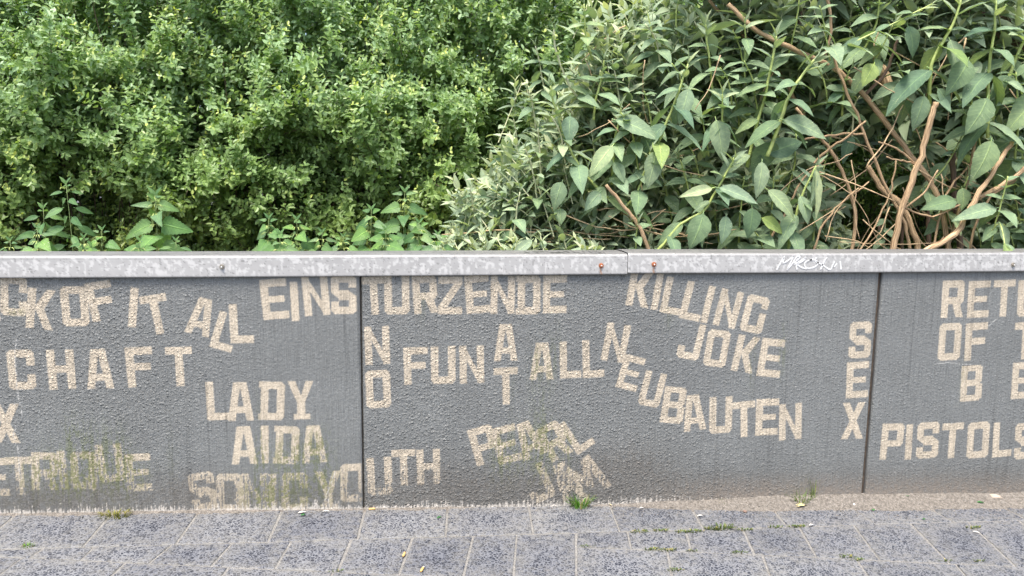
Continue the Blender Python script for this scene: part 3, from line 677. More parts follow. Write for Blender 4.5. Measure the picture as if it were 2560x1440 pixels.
for r in range(1, 8):
    nxt = (lambda k: (lambda x: lineB(x) - ROWH * 1.01 * k))(r)
    js = []; x = -3.2 + .17 * (r % 2) + .05 * r
    while x < 4.3:
        a = np.array([x, lineB(x) - ROWH * (r - 1)]); js.append((a, a + np.array([mC * 1.0 * .3, -.3])))
        x += (.335 if r % 3 else .225) * (1 if random.random() > .15 else 1)
    tops = (lambda p_, q: (lambda x: np.minimum(p_(x), lineA(x) + 0 * x)))(prev, 0)
    # far left rows run under the first course: clip by keeping only stones below it
    for (a, b), (c, d) in zip(js[:-1], js[1:]):
        q = [isect(a, b, prev), isect(c, d, prev), isect(c, d, nxt), isect(a, b, nxt)]
        if q[3][1] > lineA(q[3][0]) - .03 or q[2][1] > lineA(q[2][0]) - .03: continue
        if q[0][1] > lineA(q[0][0]): q[0] = np.array([q[0][0], lineA(q[0][0])])
        if q[1][1] > lineA(q[1][0]): q[1] = np.array([q[1][0], lineA(q[1][0])])
        STONES.append(q)
    prev = nxt
for q in STONES:
    q = [np.array(p) for p in q]; cen = sum(q) / 4
    if not (-3.3 < cen[0] < 4.1 and cen[1] > -2.1): continue
    area = abs(np.cross(q[2] - q[0], q[3] - q[1])) / 2
    if area < .004: continue
    def inset(g):
        out = []
        for i in range(4):
            p = q[i]; e1 = q[(i + 1) % 4] - p; e2 = q[i - 1] - p
            e1 = e1 / (np.linalg.norm(e1) + 1e-9); e2 = e2 / (np.linalg.norm(e2) + 1e-9); s = abs(np.cross(e1, e2)) + .05
            out.append(p + (e1 + e2) / s * g)
        return out
    tz = (random.random() - .5) * .0012; tx = (random.random() - .5) * .004; ty = (random.random() - .5) * .004
    def zz_(p, d): return GS * p[0] + d + tz + tx * (p[0] - cen[0]) + ty * (p[1] - cen[1])
    V = []; jit = [RS.randn(2) * .0012 for _ in range(4)]
    for g, d in ((.0042, -.03), (.0042, -.0025), (.0068, 0.0)):
        ins = inset(g)
        for k in range(4):
            # two verts along every edge keep the outline slightly uneven
            a = ins[k] + jit[k]; b = ins[(k + 1) % 4] + jit[(k + 1) % 4]
            V.append((a[0] - cen[0], a[1] - cen[1], zz_(a, d) - GS * cen[0]))
            m_ = (a + b) / 2 + (cen - (a + b) / 2) / np.linalg.norm(cen - (a + b) / 2) * (random.random() - .5) * .0016
            V.append((m_[0] - cen[0], m_[1] - cen[1], zz_(m_, d) - GS * cen[0]))
    V.append((0, 0, tz + .0004))
    Fc = []
    for L in range(2):
        for k in range(8): Fc.append((L * 8 + k, L * 8 + (k + 1) % 8, L * 8 + 8 + (k + 1) % 8, L * 8 + 8 + k))
    for k in range(8): Fc.append((16 + k, 16 + (k + 1) % 8, 24))
    Fc = [tuple(reversed(f)) for f in Fc]
    dust = [1.0] * 16 + [.55] * 8 + [-.12]
    me = mesh('paving_stone', V, Fc, M_PAVER, extra={'dust': dust})
    o = link('paving_stone', me, pave, (cen[0], cen[1], GS * cen[0]))

# grit drifted against the foot of the wall, widest at the right -----------------
def drift():
    xs = np.arange(-2.9, 3.4, .008); ts = np.linspace(0, 1, 22)
    X, T = np.meshgrid(xs, ts, indexing='ij')
    r = sst(.5, 1.7, X)
    wd = .013 + .08 * r + .03 * (fbm(X * 4, X * 0, 3, 2) - .5)
    hg = .006 + .030 * r + .006 * (fbm(X * 9, X * 0, 2, 3) - .5)
    Y = .004 - T * (wd + .02)
    Z = GS * X + hg * (1 - T * (wd + .02) / wd) + .006 * (fbm(X * 45, Y * 60, 3, 1) - .5) + .004 * (vnoise(X * 150, Y * 150, 2) - .5)
    idx = np.arange(X.size).reshape(X.shape)
    Q = np.stack([idx[:-1, :-1], idx[:-1, 1:], idx[1:, 1:], idx[1:, :-1]], -1).reshape(-1, 4)[:, ::-1]
    o = link('sandy_verge', mesh('sandy_verge', np.stack([X, Y, Z], -1).reshape(-1, 3), Q, M_DRIFT, smooth=True)); o['kind'] = 'structure'
drift()
# loose grit on the paving beside the wall: nobody could count it
V = []; Fc = []
for i in range(6500):
    x = random.uniform(-2.4, 3.0); r = float(sst(.3, 1.6, np.array(x)))
    if random.random() > .22 + .78 * r: continue
    y = -abs(random.gauss(0, .02 + .06 * r)) - .012; s = random.uniform(.0009, .0028)
    if random.random() < .04: s *= 1.7
    z = GS * x + .0012 + (.012 * r if y > -.06 else 0); b = len(V)
    for dx, dy, dz in ((1, 0, 0), (-.5, .8, 0), (-.6, -.8, 0), (.1, 0, 1.1)): V.append((x + dx * s * random.uniform(.7, 1.3), y + dy * s, z + dz * s))
    Fc += [(b, b + 1, b + 3), (b + 1, b + 2, b + 3), (b + 2, b, b + 3)]
M_GRIT = plain('grit', (.21, .19, .165), .9, 0, .85, 70)
o = link('grit', mesh('grit', V, Fc, M_GRIT)); o['kind'] = 'stuff'; tag(o, 'fine pale grit scattered on the paving along the foot of the wall', 'grit')

# ================================================================== foliage
def unit(a): return a / (np.linalg.norm(a, axis=-1, keepdims=True) + 1e-9)
def small_leaves(P, D, Nn, L, W, C, fold=.25, curl=.12):
    """six-point folded leaves, two quads each"""
    n = len(P); D = unit(D); Sd = unit(np.cross(D, Nn)); Nn = np.cross(Sd, D)
    L = L[:, None]; W = W[:, None]
    base = P; tip = P + D * L - Nn * L * curl
    def e(t, s, k): return P + D * L * t + Sd * W * s * k + Nn * (W * fold * k - L * curl * t * t)
    V = np.stack([base, e(.28, -1, .42), e(.68, -1, .40), tip, e(.68, 1, .40), e(.28, 1, .42)], 1).reshape(-1, 3)
    i = (np.arange(n) * 6)[:, None]
    Q = np.concatenate([i + np.array([[0, 1, 2, 3]]), i + np.array([[0, 3, 4, 5]])], 0)
    return V, Q, np.repeat(C, 6, 0)
SECT = np.array([0, .10, .26, .45, .65, .84, 1.0]); SWID = np.array([.04, .30, .49, .48, .36, .18, .01])
def big_leaves(P, D, Nn, L, W, C, fold=.2, droop=.25, wave=.0):
    n = len(P); D = unit(D); Sd = unit(np.cross(D, Nn)); Nn = np.cross(Sd, D); k = len(SECT)
    L = L[:, None, None]; W = W[:, None, None]; t = SECT[None, :, None]; wv = SWID[None, :, None]
    dr = (droop if np.isscalar(droop) else droop[:, None, None])
    mid = P[:, None] + D[:, None] * L * (t - .12 * dr * t * t) - Nn[:, None] * L * dr * t * t
    ed = Nn[:, None] * W * wv * fold * (1 + wave * np.sin(t * 19))
    V = np.stack([mid - Sd[:, None] * W * wv + ed, mid, mid + Sd[:, None] * W * wv + ed], 2).reshape(-1, 3)
    f = []
    for s in range(k - 1):
        for c in range(2): f.append([s * 3 + c, s * 3 + c + 1, (s + 1) * 3 + c + 1, (s + 1) * 3 + c])
    Q = ((np.arange(n) * k * 3)[:, None, None] + np.array(f)[None]).reshape(-1, 4)
    lu = np.tile(np.repeat(SECT, 3), n); lv = np.tile(np.tile([-1., 0, 1.], k), n)
    return V, Q, np.repeat(C, k * 3, 0), lu, lv
def ribbons(A, B, r):
    """thin three-sided sticks from A to B"""
    n = len(A); t = unit(B - A); a = unit(np.cross(t, np.array([.31, .2, .93]))); b = np.cross(t, a); V = []
    for E_, k in ((A, 1.), (B, .6)):
        for j in range(3):
            an = 2.1 * j; V.append(E_ + (a * math.cos(an) + b * math.sin(an)) * (r * k)[:, None])
    V = np.stack(V, 1).reshape(-1, 3); i = (np.arange(n) * 6)[:, None]
    Q = np.concatenate([i + np.array([[j, (j + 1) % 3, 3 + (j + 1) % 3, 3 + j]]) for j in range(3)], 0)
    return V, Q

# ------------------------------------------------------------------ the privet hedge
HY = 1.42
HEDGE = thing('privet_hedge', 'tall dense small-leaved green hedge filling the background behind the wall', 'hedge', (0, HY + .4, .52))
HO = np.array([0, HY + .4, .52])
def hedge():
    def face(x, z):                             # undulating front of the hedge, leaning back towards the top
        return HY + .36 + .22 * np.clip(z - 1.5, 0, 1.4) + .30 * np.clip(1.3 - z, 0, .6) - .80 * (fbm(x * 1.5, z * 1.9, 2, 3) - .5) - .62 * (fbm(x * 4.2 + .8 * z, z * 5.5, 2, 5) - .5)
    def xs_(n):                                  # most of the hedge in view is left of the shrubs
        a = RS.uniform(-3.3, 2.0, int(n * .78)); b = RS.uniform(2.0, 5.0, n - len(a)); return np.concatenate([a, b])
    dark = np.array([.115, .205, .062]); mid = np.array([.285, .415, .135]); tipc = np.array([.50, .56, .14]); oliv = np.array([.19, .235, .035]); blu = np.array([.34, .49, .28])
    # boughs that reach out of the face, each carrying shoots
    nb = 520
    bx = xs_(nb); bz = RS.uniform(.55, 2.35, nb)
    d = unit(np.stack([RS.randn(nb) * .75, -1.0 + .3 * RS.randn(nb), .42 + .40 * RS.randn(nb) + .25 * (bz - 1.2)], -1))
    o = np.stack([bx, face(bx, bz) + .16, bz], -1)
    ln = RS.uniform(.30, .62, nb) * (1 + .12 * (bz - 1.3))
    ns = 15; k = np.tile(np.linspace(.28, 1, ns), nb); bi = np.repeat(np.arange(nb), ns)
    P = o[bi] + d[bi] * (ln[bi] * k)[:, None] + np.array([0, 0, -1.]) * (.10 * k * k * ln[bi])[:, None]
    sd = unit(d[bi] * .8 + RS.randn(nb * ns, 3) * .6 + np.array([0, -.2, .42]))
    tone = RS.rand(nb)[bi]; young = (RS.rand(nb) < .5)[bi] * sst(.6, 1, k)
    # shoots covering the face itself
    nf = 10600
    fx = xs_(nf); fz = .5 + 2.0 * RS.rand(nf)
    P = np.concatenate([P, np.stack([fx, face(fx, fz) + .10 * RS.rand(nf), fz], -1)])
    sd = np.concatenate([sd, unit(np.array([0, -.75, .45]) + RS.randn(nf, 3) * .55)])
    tone = np.concatenate([tone, fbm(fx * 2, fz * 2, 2, 1)]); young = np.concatenate([young, (RS.rand(nf) < .12) * 1.0]); k = np.concatenate([k, RS.rand(nf) * .6])
    tot = len(P); sl_ = RS.uniform(.08, .20, tot)
    m = 12
    j = np.tile(np.arange(m), tot); si = np.repeat(np.arange(tot), m); t = (j // 2 * 2 + 1.0) / m
    LP = P[si] + sd[si] * (sl_[si] * t)[:, None] + np.array([0, 0, .2]) * (sl_[si] * t * t)[:, None]
    a = unit(np.cross(sd[si], np.array([.2, .1, 1.]))); b = np.cross(sd[si], a)
    ang = (j // 2 % 2) * 1.57 + RS.uniform(-.5, .5, len(j)); sg = np.where(j % 2 == 0, 1., -1.)
    lat = (a * np.cos(ang)[:, None] + b * np.sin(ang)[:, None]) * sg[:, None]
    LD = unit(lat + sd[si] * .55 + RS.randn(len(j), 3) * .18)
    NN = unit(sd[si] * .6 + np.array([0, -.45, .65]) + RS.randn(len(j), 3) * .3)
    L = RS.uniform(.030, .048, len(j)) * (1.08 - .6 * t ** 3); W = L * RS.uniform(.5, .66, len(j))
    q = (RS.rand(len(j)) * .6 + .4 * tone[si])[:, None]
    C = dark * (1 - q) + mid * q
    bf = ((RS.rand(len(j)) < .38) * .7 * sst(1.2, 1.9, LP[:, 2]))[:, None]; C = C * (1 - bf) + blu * bf  # upper leaves tinted pale blue-green, sky light put into the colour
    lowf = (sst(1.30, .75, LP[:, 2] + .5 * (fbm(LP[:, 0] * 1.3, LP[:, 2] * 2, 2, 6) - .5)) * (.35 + .6 * (RS.rand(len(j)) < .5)) * .8)[:, None]
    C = C * (1 - lowf) + oliv * lowf  # low leaves tinted olive, the dimmer light there put into the colour
    tf = (sst(.62, 1.0, t) * young[si] * np.clip(.4 + .8 * RS.rand(tot)[si], 0, 1) * sst(.8, 1.4, LP[:, 2] + .2 * RS.rand(len(j))))[:, None]
    C = C * (1 - tf) + tipc * tf
    kp = RS.rand(len(j)) < .5 + .5 * sst(.85, 1.45, LP[:, 2] + .5 * (fbm(LP[:, 0] * 2, LP[:, 2] * 2, 2, 4) - .5))
    V, Q, Cc = small_leaves(LP[kp], LD[kp], NN[kp], L[kp], W[kp], C[kp])
    o1 = link('foliage', mesh('foliage', V - HO, Q, M_HEDGE, Cc), HEDGE); o1['kind'] = 'stuff'
    # leaves deep inside, their shade put into a darker colour
    n = 36000
    x = xs_(n); z = RS.uniform(.5, 2.4, n)
    P2 = np.stack([x, face(x, z) + .10 + .40 * RS.rand(n), z], -1)
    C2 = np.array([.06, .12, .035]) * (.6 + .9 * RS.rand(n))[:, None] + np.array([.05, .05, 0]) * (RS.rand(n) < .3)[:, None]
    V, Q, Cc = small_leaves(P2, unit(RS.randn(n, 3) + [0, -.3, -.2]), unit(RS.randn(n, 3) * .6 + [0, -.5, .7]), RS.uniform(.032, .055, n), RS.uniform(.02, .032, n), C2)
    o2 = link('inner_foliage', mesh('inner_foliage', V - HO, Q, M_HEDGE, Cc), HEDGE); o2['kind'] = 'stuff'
    # a tall back row, added in dark leaves to block the sky
    n = 52000
    P3 = np.stack([RS.uniform(-4.6, 6.2, n), HY + 1.15 + .5 * RS.rand(n), .5 + 2.3 * RS.rand(n)], -1)
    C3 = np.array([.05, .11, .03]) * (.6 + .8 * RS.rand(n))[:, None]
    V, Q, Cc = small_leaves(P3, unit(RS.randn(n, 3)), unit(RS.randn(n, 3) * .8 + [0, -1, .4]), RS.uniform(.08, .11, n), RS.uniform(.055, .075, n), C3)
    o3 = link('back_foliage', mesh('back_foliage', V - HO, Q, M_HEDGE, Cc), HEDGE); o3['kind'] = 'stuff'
    # twigs: boughs, shoots and upright inner stems
    A = o; B = o + d * ln[:, None]
    pick = RS.rand(tot) < .45
    A2 = P[pick]; B2 = P[pick] + sd[pick] * sl_[pick][:, None] * .9
    ns_ = 500; xs = RS.uniform(-4, 5.2, ns_); ys = HY + .55 + .35 * RS.rand(ns_)
    A3 = np.stack([xs, ys, np.full(ns_, .5)], -1); B3 = A3 + np.stack([RS.randn(ns_) * .16, RS.randn(ns_) * .1, RS.uniform(.8, 2.0, ns_)], -1)
    V, Q = ribbons(np.concatenate([A, A2, A3]), np.concatenate([B, B2, B3]), np.concatenate([np.full(nb, .0035), np.full(len(A2), .0013), np.full(ns_, .0045)]))
    o4 = link('twigs', mesh('twigs', V - HO, Q, M_HTWIG), HEDGE); o4['kind'] = 'stuff'
hedge()

# ------------------------------------------------------------------ shared leaf meshes for the leaves one can pick apart
def leaf_mesh(name, mat_, L=1.0, W=.42, droop=.22, fold=.22, serr=0, side=.0, heart=False, col=(.12, .18, .1), wave=.5, nl=13):
    V = []; Fc = []; lu = []; lv = []; cols = []
    for i in range(nl + 1):
        t = i / nl
        if heart: wv = .60 * min(1, (t + .10) / .26) ** .6 * (1 - t) ** .8
        else: wv = .5 * (math.sin(math.pi * t ** .74) ** .95) * (1 - .12 * t)
        if t == 1: wv = .0
        if i == 0: wv = .02 if not heart else .12
        mx = t * L * (1 - .12 * droop * t); mz = -droop * t * t * L; my = side * t * t * L
        for s in (-1, -.5, 0, .5, 1):
            ww = wv * W * 1.0
            se = (1 + serr * (1 if i % 2 else -1)) if abs(s) == 1 else 1
            back_ = (-.10 * L * abs(s) * (1 - t) ** 3 if heart else 0)
            V.append((mx + back_, my + s * ww * 1.08 * se, mz + fold * abs(s) * ww + wave * .018 * L * math.sin(t * 17 + s * 2) * abs(s)))
            lu.append(t); lv.append(s); k = .9 + .2 * (1 - abs(s)); cols.append(tuple(c * k for c in col))
    for i in range(nl):
        for c in range(4): b = i * 5 + c; Fc.append((b, b + 1, b + 6, b + 5))
    # leaf stalk
    b = len(V)
    for x, r in ((-.09 * L, .011 * L), (.02 * L, .009 * L)):
        for an in (0, 2.1, 4.2): V.append((x, r * math.cos(an), r * math.sin(an))); lu.append(0); lv.append(0); cols.append(tuple(c * 1.5 for c in col))
    for j in range(3): Fc.append((b + j, b + (j + 1) % 3, b + 3 + (j + 1) % 3, b + 3 + j))
    me = mesh(name, V, Fc, mat_, np.array(cols), smooth=True, extra={'lu': lu, 'lv': lv}); return me
GREY = (.24, .32, .205); PALE = (.27, .34, .23); LIME = (.21, .29, .11); DEEP = (.14, .215, .14)
LM = [leaf_mesh('leaf', M_BIG, W=.40, droop=.25, fold=.25, col=GREY, serr=.03), leaf_mesh('leaf', M_BIG, W=.46, droop=.45, fold=.18, col=(.20, .285, .175), side=.08, serr=.03),
      leaf_mesh('leaf', M_BIG, W=.36, droop=.12, fold=.35, col=PALE, side=-.06, serr=.02), leaf_mesh('leaf', M_BIG, W=.48, droop=.3, fold=.15, col=(.19, .27, .15), side=-.1, serr=.03),
      leaf_mesh('leaf', M_BIG, W=.42, droop=.3, fold=.2, col=LIME, serr=.02), leaf_mesh('leaf', M_BIG, W=.44, droop=.35, fold=.22, col=DEEP, side=.05, serr=.03)]
NM = [leaf_mesh('leaf', M_NETTLE, W=.58, droop=.3, fold=.2, heart=True, col=(.12, .225, .085), serr=.07, nl=18), leaf_mesh('leaf', M_NETTLE, W=.66, droop=.15, fold=.12, heart=True, col=(.15, .28, .085), serr=.07, nl=18),
      leaf_mesh('leaf', M_NETTLE, W=.42, droop=.25, fold=.25, heart=True, col=(.155, .26, .12), serr=.06, nl=18), leaf_mesh('leaf', M_NETTLE, W=.36, droop=.25, fold=.2, col=(.11, .21, .08), nl=10)]
def frame(P, D, Nn, L, W=None):
    D = Vector(D).normalized(); Nn = Vector(Nn); Sd = Nn.cross(D)
    if Sd.length < 1e-3: Sd = Vector((0, 1, 0)).cross(D)
    Sd.normalize(); Nn = D.cross(Sd); W = W or L
    return Matrix(((D.x * L, Sd.x * W, Nn.x * L, P[0]), (D.y * L, Sd.y * W, Nn.y * L, P[1]), (D.z * L, Sd.z * W, Nn.z * L, P[2]), (0, 0, 0, 1)))
def place_leaf(me, parent, org, P, D, Nn, L, W=None):
    o = bpy.data.objects.new('leaf', me); COL.objects.link(o); o.parent = parent
    Mx = frame(np.array(P) - org, D, Nn, L, W); o.matrix_local = Mx
    return o
def woody(parent, org, pts, r0, r1, m_, name='branch', n=9):
    P = smoothline([np.array(p) for p in pts], 5, .0022)
    rad = [r0 + (r1 - r0) * i / (len(P) - 1) for i in range(len(P))]
    rad = [r * (1 + .10 * math.sin(i * 2.3) * (i % 4 == 0)) for i, r in enumerate(rad)]
    V, Fc = tube([p - org for p in P], rad, n)
    seed = random.random() * 50
    lv = [seed + 7 * math.sin(2 * math.pi * j / n * .5) for _ in P for j in range(n)]; ln_ = 0; lu = []
    for i in range(len(P)):
        if i: ln_ += np.linalg.norm(P[i] - P[i - 1])
        lu += [ln_ * 5] * n
    me = mesh(name, V, Fc, m_, smooth=True, extra={'lu': lu, 'lv': lv}); return link(name, me, parent)

# ------------------------------------------------------------------ the grey-leaved shrub at the centre
def shoots_mass(regions, per, leafL, npair, slen, cols, updir, tipcol, seedk=0):
    """regions: list of (px polygon, depth0, depth1, count) -> leaf arrays + stems"""
    Ps, Ds, Ns, Ls, Ws, Cs, SA, SB = [], [], [], [], [], [], [], []
    for poly, d0, d1, cnt, up, ll in regions:
        xs = [p[0] for p in poly]; ys = [p[1] for p in poly]; c = 0; cnt = int(cnt * 1.5)
        while c < cnt:
            x = random.uniform(min(xs), max(xs)); y = random.uniform(min(ys), max(ys))
            if not inpoly(np.array(x), np.array(y), poly): continue
            c += 1
            Y = d0 + (d1 - d0) * random.random()
            T = at(x, y, Y)
            dirv = np.array(up) + RS.randn(3) * np.array([.38, .3, .25]); dirv /= np.linalg.norm(dirv)
            ln = slen * random.uniform(.7, 1.4); B = T - dirv * ln
            SA.append(B); SB.append(T)
            a = np.cross(dirv, [.2, .1, 1]); a /= np.linalg.norm(a) + 1e-6; b = np.cross(dirv, a); ph = random.uniform(0, 3)
            tone = random.random()
            for i in range(npair):
                t = (i + .6) / npair; Pp = B + dirv * ln * t; k = 1.1 - .62 * t ** 2.2
                an = ph + (i % 2) * 1.57
                for sg in (-1, 1):
                    la = (a * math.cos(an) + b * math.sin(an)) * sg
                    D = la * (1.0 - .55 * t) + dirv * (.35 + .9 * t * t) + np.array([0, 0, -.28 * (1 - t)]) + RS.randn(3) * .12
                    Ps.append(Pp); Ds.append(D); Ns.append(dirv * .8 + np.array([0, -.25, .6]) + RS.randn(3) * .15)
                    L = 1.2 * ll * k * random.uniform(.75, 1.2); Ls.append(L); Ws.append(L * random.uniform(.32, .45) * (1 - .15 * t))
                    q = random.random() * .6 + tone * .4; cc = np.array(cols[0]) * (1 - q) + np.array(cols[1]) * q
                    tk = max(0, t - .6) / .4 * random.uniform(.3, 1); cc = cc * (1 - tk) + np.array(tipcol) * tk
                    Cs.append(cc)
    return map(np.array, (Ps, Ds, Ns, Ls, Ws, Cs, SA, SB))
def mass(parent, org, regions, leafL, npair, slen, cols, tipcol, name='foliage'):
    P, D, Nn, L, W, C, A, B = shoots_mass(regions, 0, leafL, npair, slen, cols, None, tipcol)
    V, Q, Cc, lu, lv = big_leaves(P, D, Nn, L, W, C, .3, RS.uniform(.05, .4, len(P)))
    o = link(name, mesh(name, V - org, Q, M_GREY, Cc, smooth=True, extra={'lu': lu, 'lv': lv}), parent); o['kind'] = 'stuff'
    V, Q = ribbons(A, B, np.full(len(A), .0028)); o = link('shoots', mesh('shoots', V - org, Q, M_PSTEM), parent); o['kind'] = 'stuff'
SH1 = thing('grey_leaved_shrub', 'bushy grey-green shrub with slender pale shoots leaning left over the wall at mid picture', 'shrub', (1.0, .75, .52)); O1 = np.array([1.0, .75, .52])
g1, g2, gt = (.17, .24, .15), (.38, .46, .30), (.52, .55, .32)
mass(SH1, O1, [
    ([(1130, 640), (1100, 560), (1170, 455), (1240, 370), (1300, 290), (1400, 330), (1500, 640)], .35, .85, 135, (-.35, -.25, .75), .075),
    ([(1340, 340), (1420, 200), (1480, 100), (1560, 60), (1640, 200), (1620, 420), (1400, 420)], .5, 1.0, 160, (-.15, -.25, .9), .085),
    ([(1560, 230), (1640, 110), (1800, 150), (2000, 260), (1960, 420), (1640, 420)], .65, 1.1, 150, (-.1, -.35, .85), .09),
    ([(1300, 420), (1700, 380), (2080, 400), (2100, 560), (1500, 560), (1300, 560)], .55, .95, 110, (-.1, -.5, .6), .095),
    ([(1540, 560), (1760, 560), (2140, 560), (2140, 660), (1540, 660)], .45, .9, 50, (0, -.5, .5), .09),
    ([(1120, 560), (1300, 560), (1500, 590), (1480, 680), (1110, 680)], .2, .5, 60, (-.2, -.3, .7), .07),
    ([(1060, 440), (1210, 440), (1230, 490), (1080, 500)], .35, .5, 5, (-.9, -.2, .35), .07),
    ([(1240, 190), (1330, 190), (1330, 240), (1250, 240)], .55, .7, 3, (-.6, -.2, .8), .075),
    ([(1560, 0), (1680, -60), (2000, -60), (2560, -60), (2560, 130), (1780, 120)], .55, 1.1, 170, (-.2, -.3, .8), .10),
    ([(2000, 100), (2560, 100), (2560, 380), (2240, 350), (2000, 260)], .7, 1.15, 120, (-.1, -.4, .7), .11),
    ([(2380, 380), (2560, 360), (2640, 640), (2440, 640)], .65, 1.1, 45, (0, -.4, .7), .10),
    ([(1440, 0), (1580, 0), (1560, 110), (1480, 140)], .6, .9, 14, (-.4, -.2, .8), .09),
    ([(2560, -40), (3000, -40), (3000, 660), (2560, 660)], .4, 1.1, 120, (0, -.4, .8), .11),
    ([(1750, -600), (3000, -600), (3000, -60), (1650, -60)], .5, 1.2, 260, (-.1, -.2, .9), .12)],  # unseen canopy above the frame, added to shade the shrub below
    .08, 6, .22, (g1, g2), gt)
# ------------------------------------------------------------------ the big-leaved woody shrub at the right
SH2 = thing('butterfly_bush', 'woody shrub with large drooping leaves, green stems and stringy brown branches at the right', 'shrub', (2.3, .8, .52)); O2 = np.array([2.3, .8, .52])
def pl(pts, Y0, Y1=None):
    Y1 = Y0 if Y1 is None else Y1; n = len(pts) - 1
    return [at(a, b, Y0 + (Y1 - Y0) * i / n) for i, (a, b) in enumerate(pts)]
WOOD = [([(1820, 10), (1871, 60), (1933, 100), (2034, 146), (2089, 173), (2147, 224), (2217, 310), (2287, 399), (2318, 442), (2349, 508), (2376, 640)], .62, .5, 11, 14, 0),
        ([(2341, 255), (2324, 313), (2295, 411), (2256, 520), (2230, 640)], .42, .4, 15, 17, 0),
        ([(2170, 415), (2209, 477), (2252, 512), (2290, 600), (2300, 650)], .55, .5, 13, 17, 0),
        ([(2530, 355), (2489, 419), (2450, 477), (2411, 547), (2388, 586), (2290, 640)], .4, .3, 11, 17, 0),
        ([(2600, 395), (2560, 422), (2520, 454), (2440, 500)], .36, .38, 11, 13, 0),
        ([(2384, 380), (2384, 415), (2388, 508), (2403, 640)], .6, .6, 13, 16, 1),
        ([(2318, 440), (2322, 530), (2322, 640)], .75, .7, 11, 14, 1),
        ([(1990, 270), (2042, 333), (2073, 372), (2112, 442), (2139, 547), (2124, 640)], .6, .55, 8, 10, 0),
        ([(2005, 352), (2089, 337), (2159, 335)], .5, .5, 5, 6, 0), ([(2165, 302), (2120, 340), (2073, 372), (2034, 407)], .46, .52, 5, 7, 0),
        ([(1515, 462), (1556, 512), (1594, 558), (1626, 640)], .34, .3, 8, 11, 0),
        ([(1772, 0), (1825, 56), (1870, 97), (1911, 127), (1960, 200), (2010, 290)], .75, .7, 8, 10, 0),
        ([(2372, 11), (2436, 30), (2560, 60), (2620, 80)], .8, .7, 11, 13, 1), ([(2462, 67), (2519, 101), (2600, 140)], .75, .7, 13, 15, 1),
        ([(2066, -10), (2078, 60), (2064, 140)], .6, .6, 8, 6, 0), ([(1990, 120), (1996, 60), (2010, 20)], .7, .7, 9, 6, 1), ([(2245, 100), (2215, 180), (2160, 240)], .65, .6, 7, 9, 1),
        ([(2196, 355), (2250, 375), (2290, 412)], .42, .42, 4, 6, 0), ([(2216, 392), (2260, 402), (2288, 412)], .43, .42, 4, 5, 0),
        ([(2080, 130), (2130, 260), (2180, 380), (2215, 470), (2262, 560), (2280, 660)], .6, .5, 7, 9, 0), ([(2460, 250), (2440, 340), (2420, 450), (2385, 560), (2360, 660)], .55, .5, 8, 10, 0), ([(2140, 640), (2190, 560), (2230, 470), (2240, 400)], .5, .5, 5, 4, 0),
        ([(2030, 640), (2060, 560), (2110, 500), (2160, 470)], .55, .5, 6, 4, 0), ([(2420, 640), (2440, 560), (2480, 490), (2540, 450)], .5, .45, 7, 5, 0), ([(1900, 640), (1960, 540), (2000, 460), (2060, 400)], .6, .55, 6, 5, 0), ([(2330, 640), (2345, 560), (2375, 470), (2440, 400)], .5, .48, 6, 5, 0),
        ([(2250, 660), (2258, 560), (2262, 480)], .8, .8, 9, 8, 1), ([(2190, 660), (2200, 560)], .75, .75, 8, 8, 1), ([(2480, 650), (2490, 560), (2500, 480)], .7, .7, 9, 9, 1),
        ([(2400, 512), (2330, 540), (2262, 520)], .45, .42, 4, 6, 0), ([(2345, 425), (2310, 480), (2262, 522)], .38, .4, 4, 6, 0)]
for pts, Y0, Y1, w0, w1, dk in WOOD:
    Y0, Y1 = (Y0 * (.86 if w0 > 10 and Y0 > .5 else .66), Y1 * .75) if Y0 < .7 else (Y0, Y1)
    P = pl(pts, Y0, Y1); sc_ = (DIST + Y0) / F_PX / 2
    woody(SH2, O2, P, w0 * sc_, w1 * sc_, M_DBARK if dk else M_BARK)
# sawn stump of a pruned limb
P = at(2210, 185, .55); woody(SH2, O2, [P + [-.03, .03, .05], P, P + [.01, -.01, -.05]], .02, .03, M_BARK)
# thin tan twigs
TW = []
for i in range(95):
    if 26 <= i < 50: continue
    if i < 50: x, y = random.uniform(1330, 1760), random.uniform(520, 625); dx, dy = random.uniform(80, 260) * random.choice([-1, 1]), random.uniform(-40, 60)
    elif i < 80: x, y = random.uniform(2020, 2420), random.uniform(330, 620); dx, dy = random.uniform(60, 200) * random.choice([-1, 1]), random.uniform(30, 160)
    else: x, y = random.uniform(1400, 2540), random.uniform(60, 400); dx, dy = random.uniform(-160, 160), random.uniform(60, 180)
    Y = random.uniform(.35, .6) if i < 50 else random.uniform(.35, .65)
    TW.append(smoothline([at(x, y, Y), at(x + dx * .5 + random.uniform(-15, 15), y + dy * .5 + random.uniform(-20, 20), Y + random.uniform(-.04, .04)), at(x + dx, y + dy, Y + random.uniform(-.06, .06))], 3, .003))
for ln in ([(2135, 168), (2200, 210), (2265, 245), (2312, 272)], [(2035, 430), (2090, 460), (2140, 500), (2175, 560), (2200, 610), (2230, 632)], [(2048, 430), (2160, 470), (2240, 505)], [(2165, 420), (2220, 340), (2258, 262)],
           [(2128, 400), (2140, 470), (2135, 530), (2150, 600)], [(2352, 435), (2362, 510), (2385, 585), (2420, 620)], [(2370, 600), (2270, 612), (2100, 605)], [(2415, 95), (2380, 230), (2370, 300)], [(1520, 300), (1600, 380), (1680, 420), (1760, 440)], [(1380, 520), (1470, 560), (1560, 575), (1660, 560)]):
    TW.append(smoothline(pl(ln, .36), 4, .002))
for T_ in TW:
    mb = MB(); r = random.uniform(.0016, .0032)
    mb.tube([p - O2 for p in T_], [r * (1.2 - .5 * i / len(T_)) for i in range(len(T_))], 5); mb.build('twig', M_TWIG, SH2)
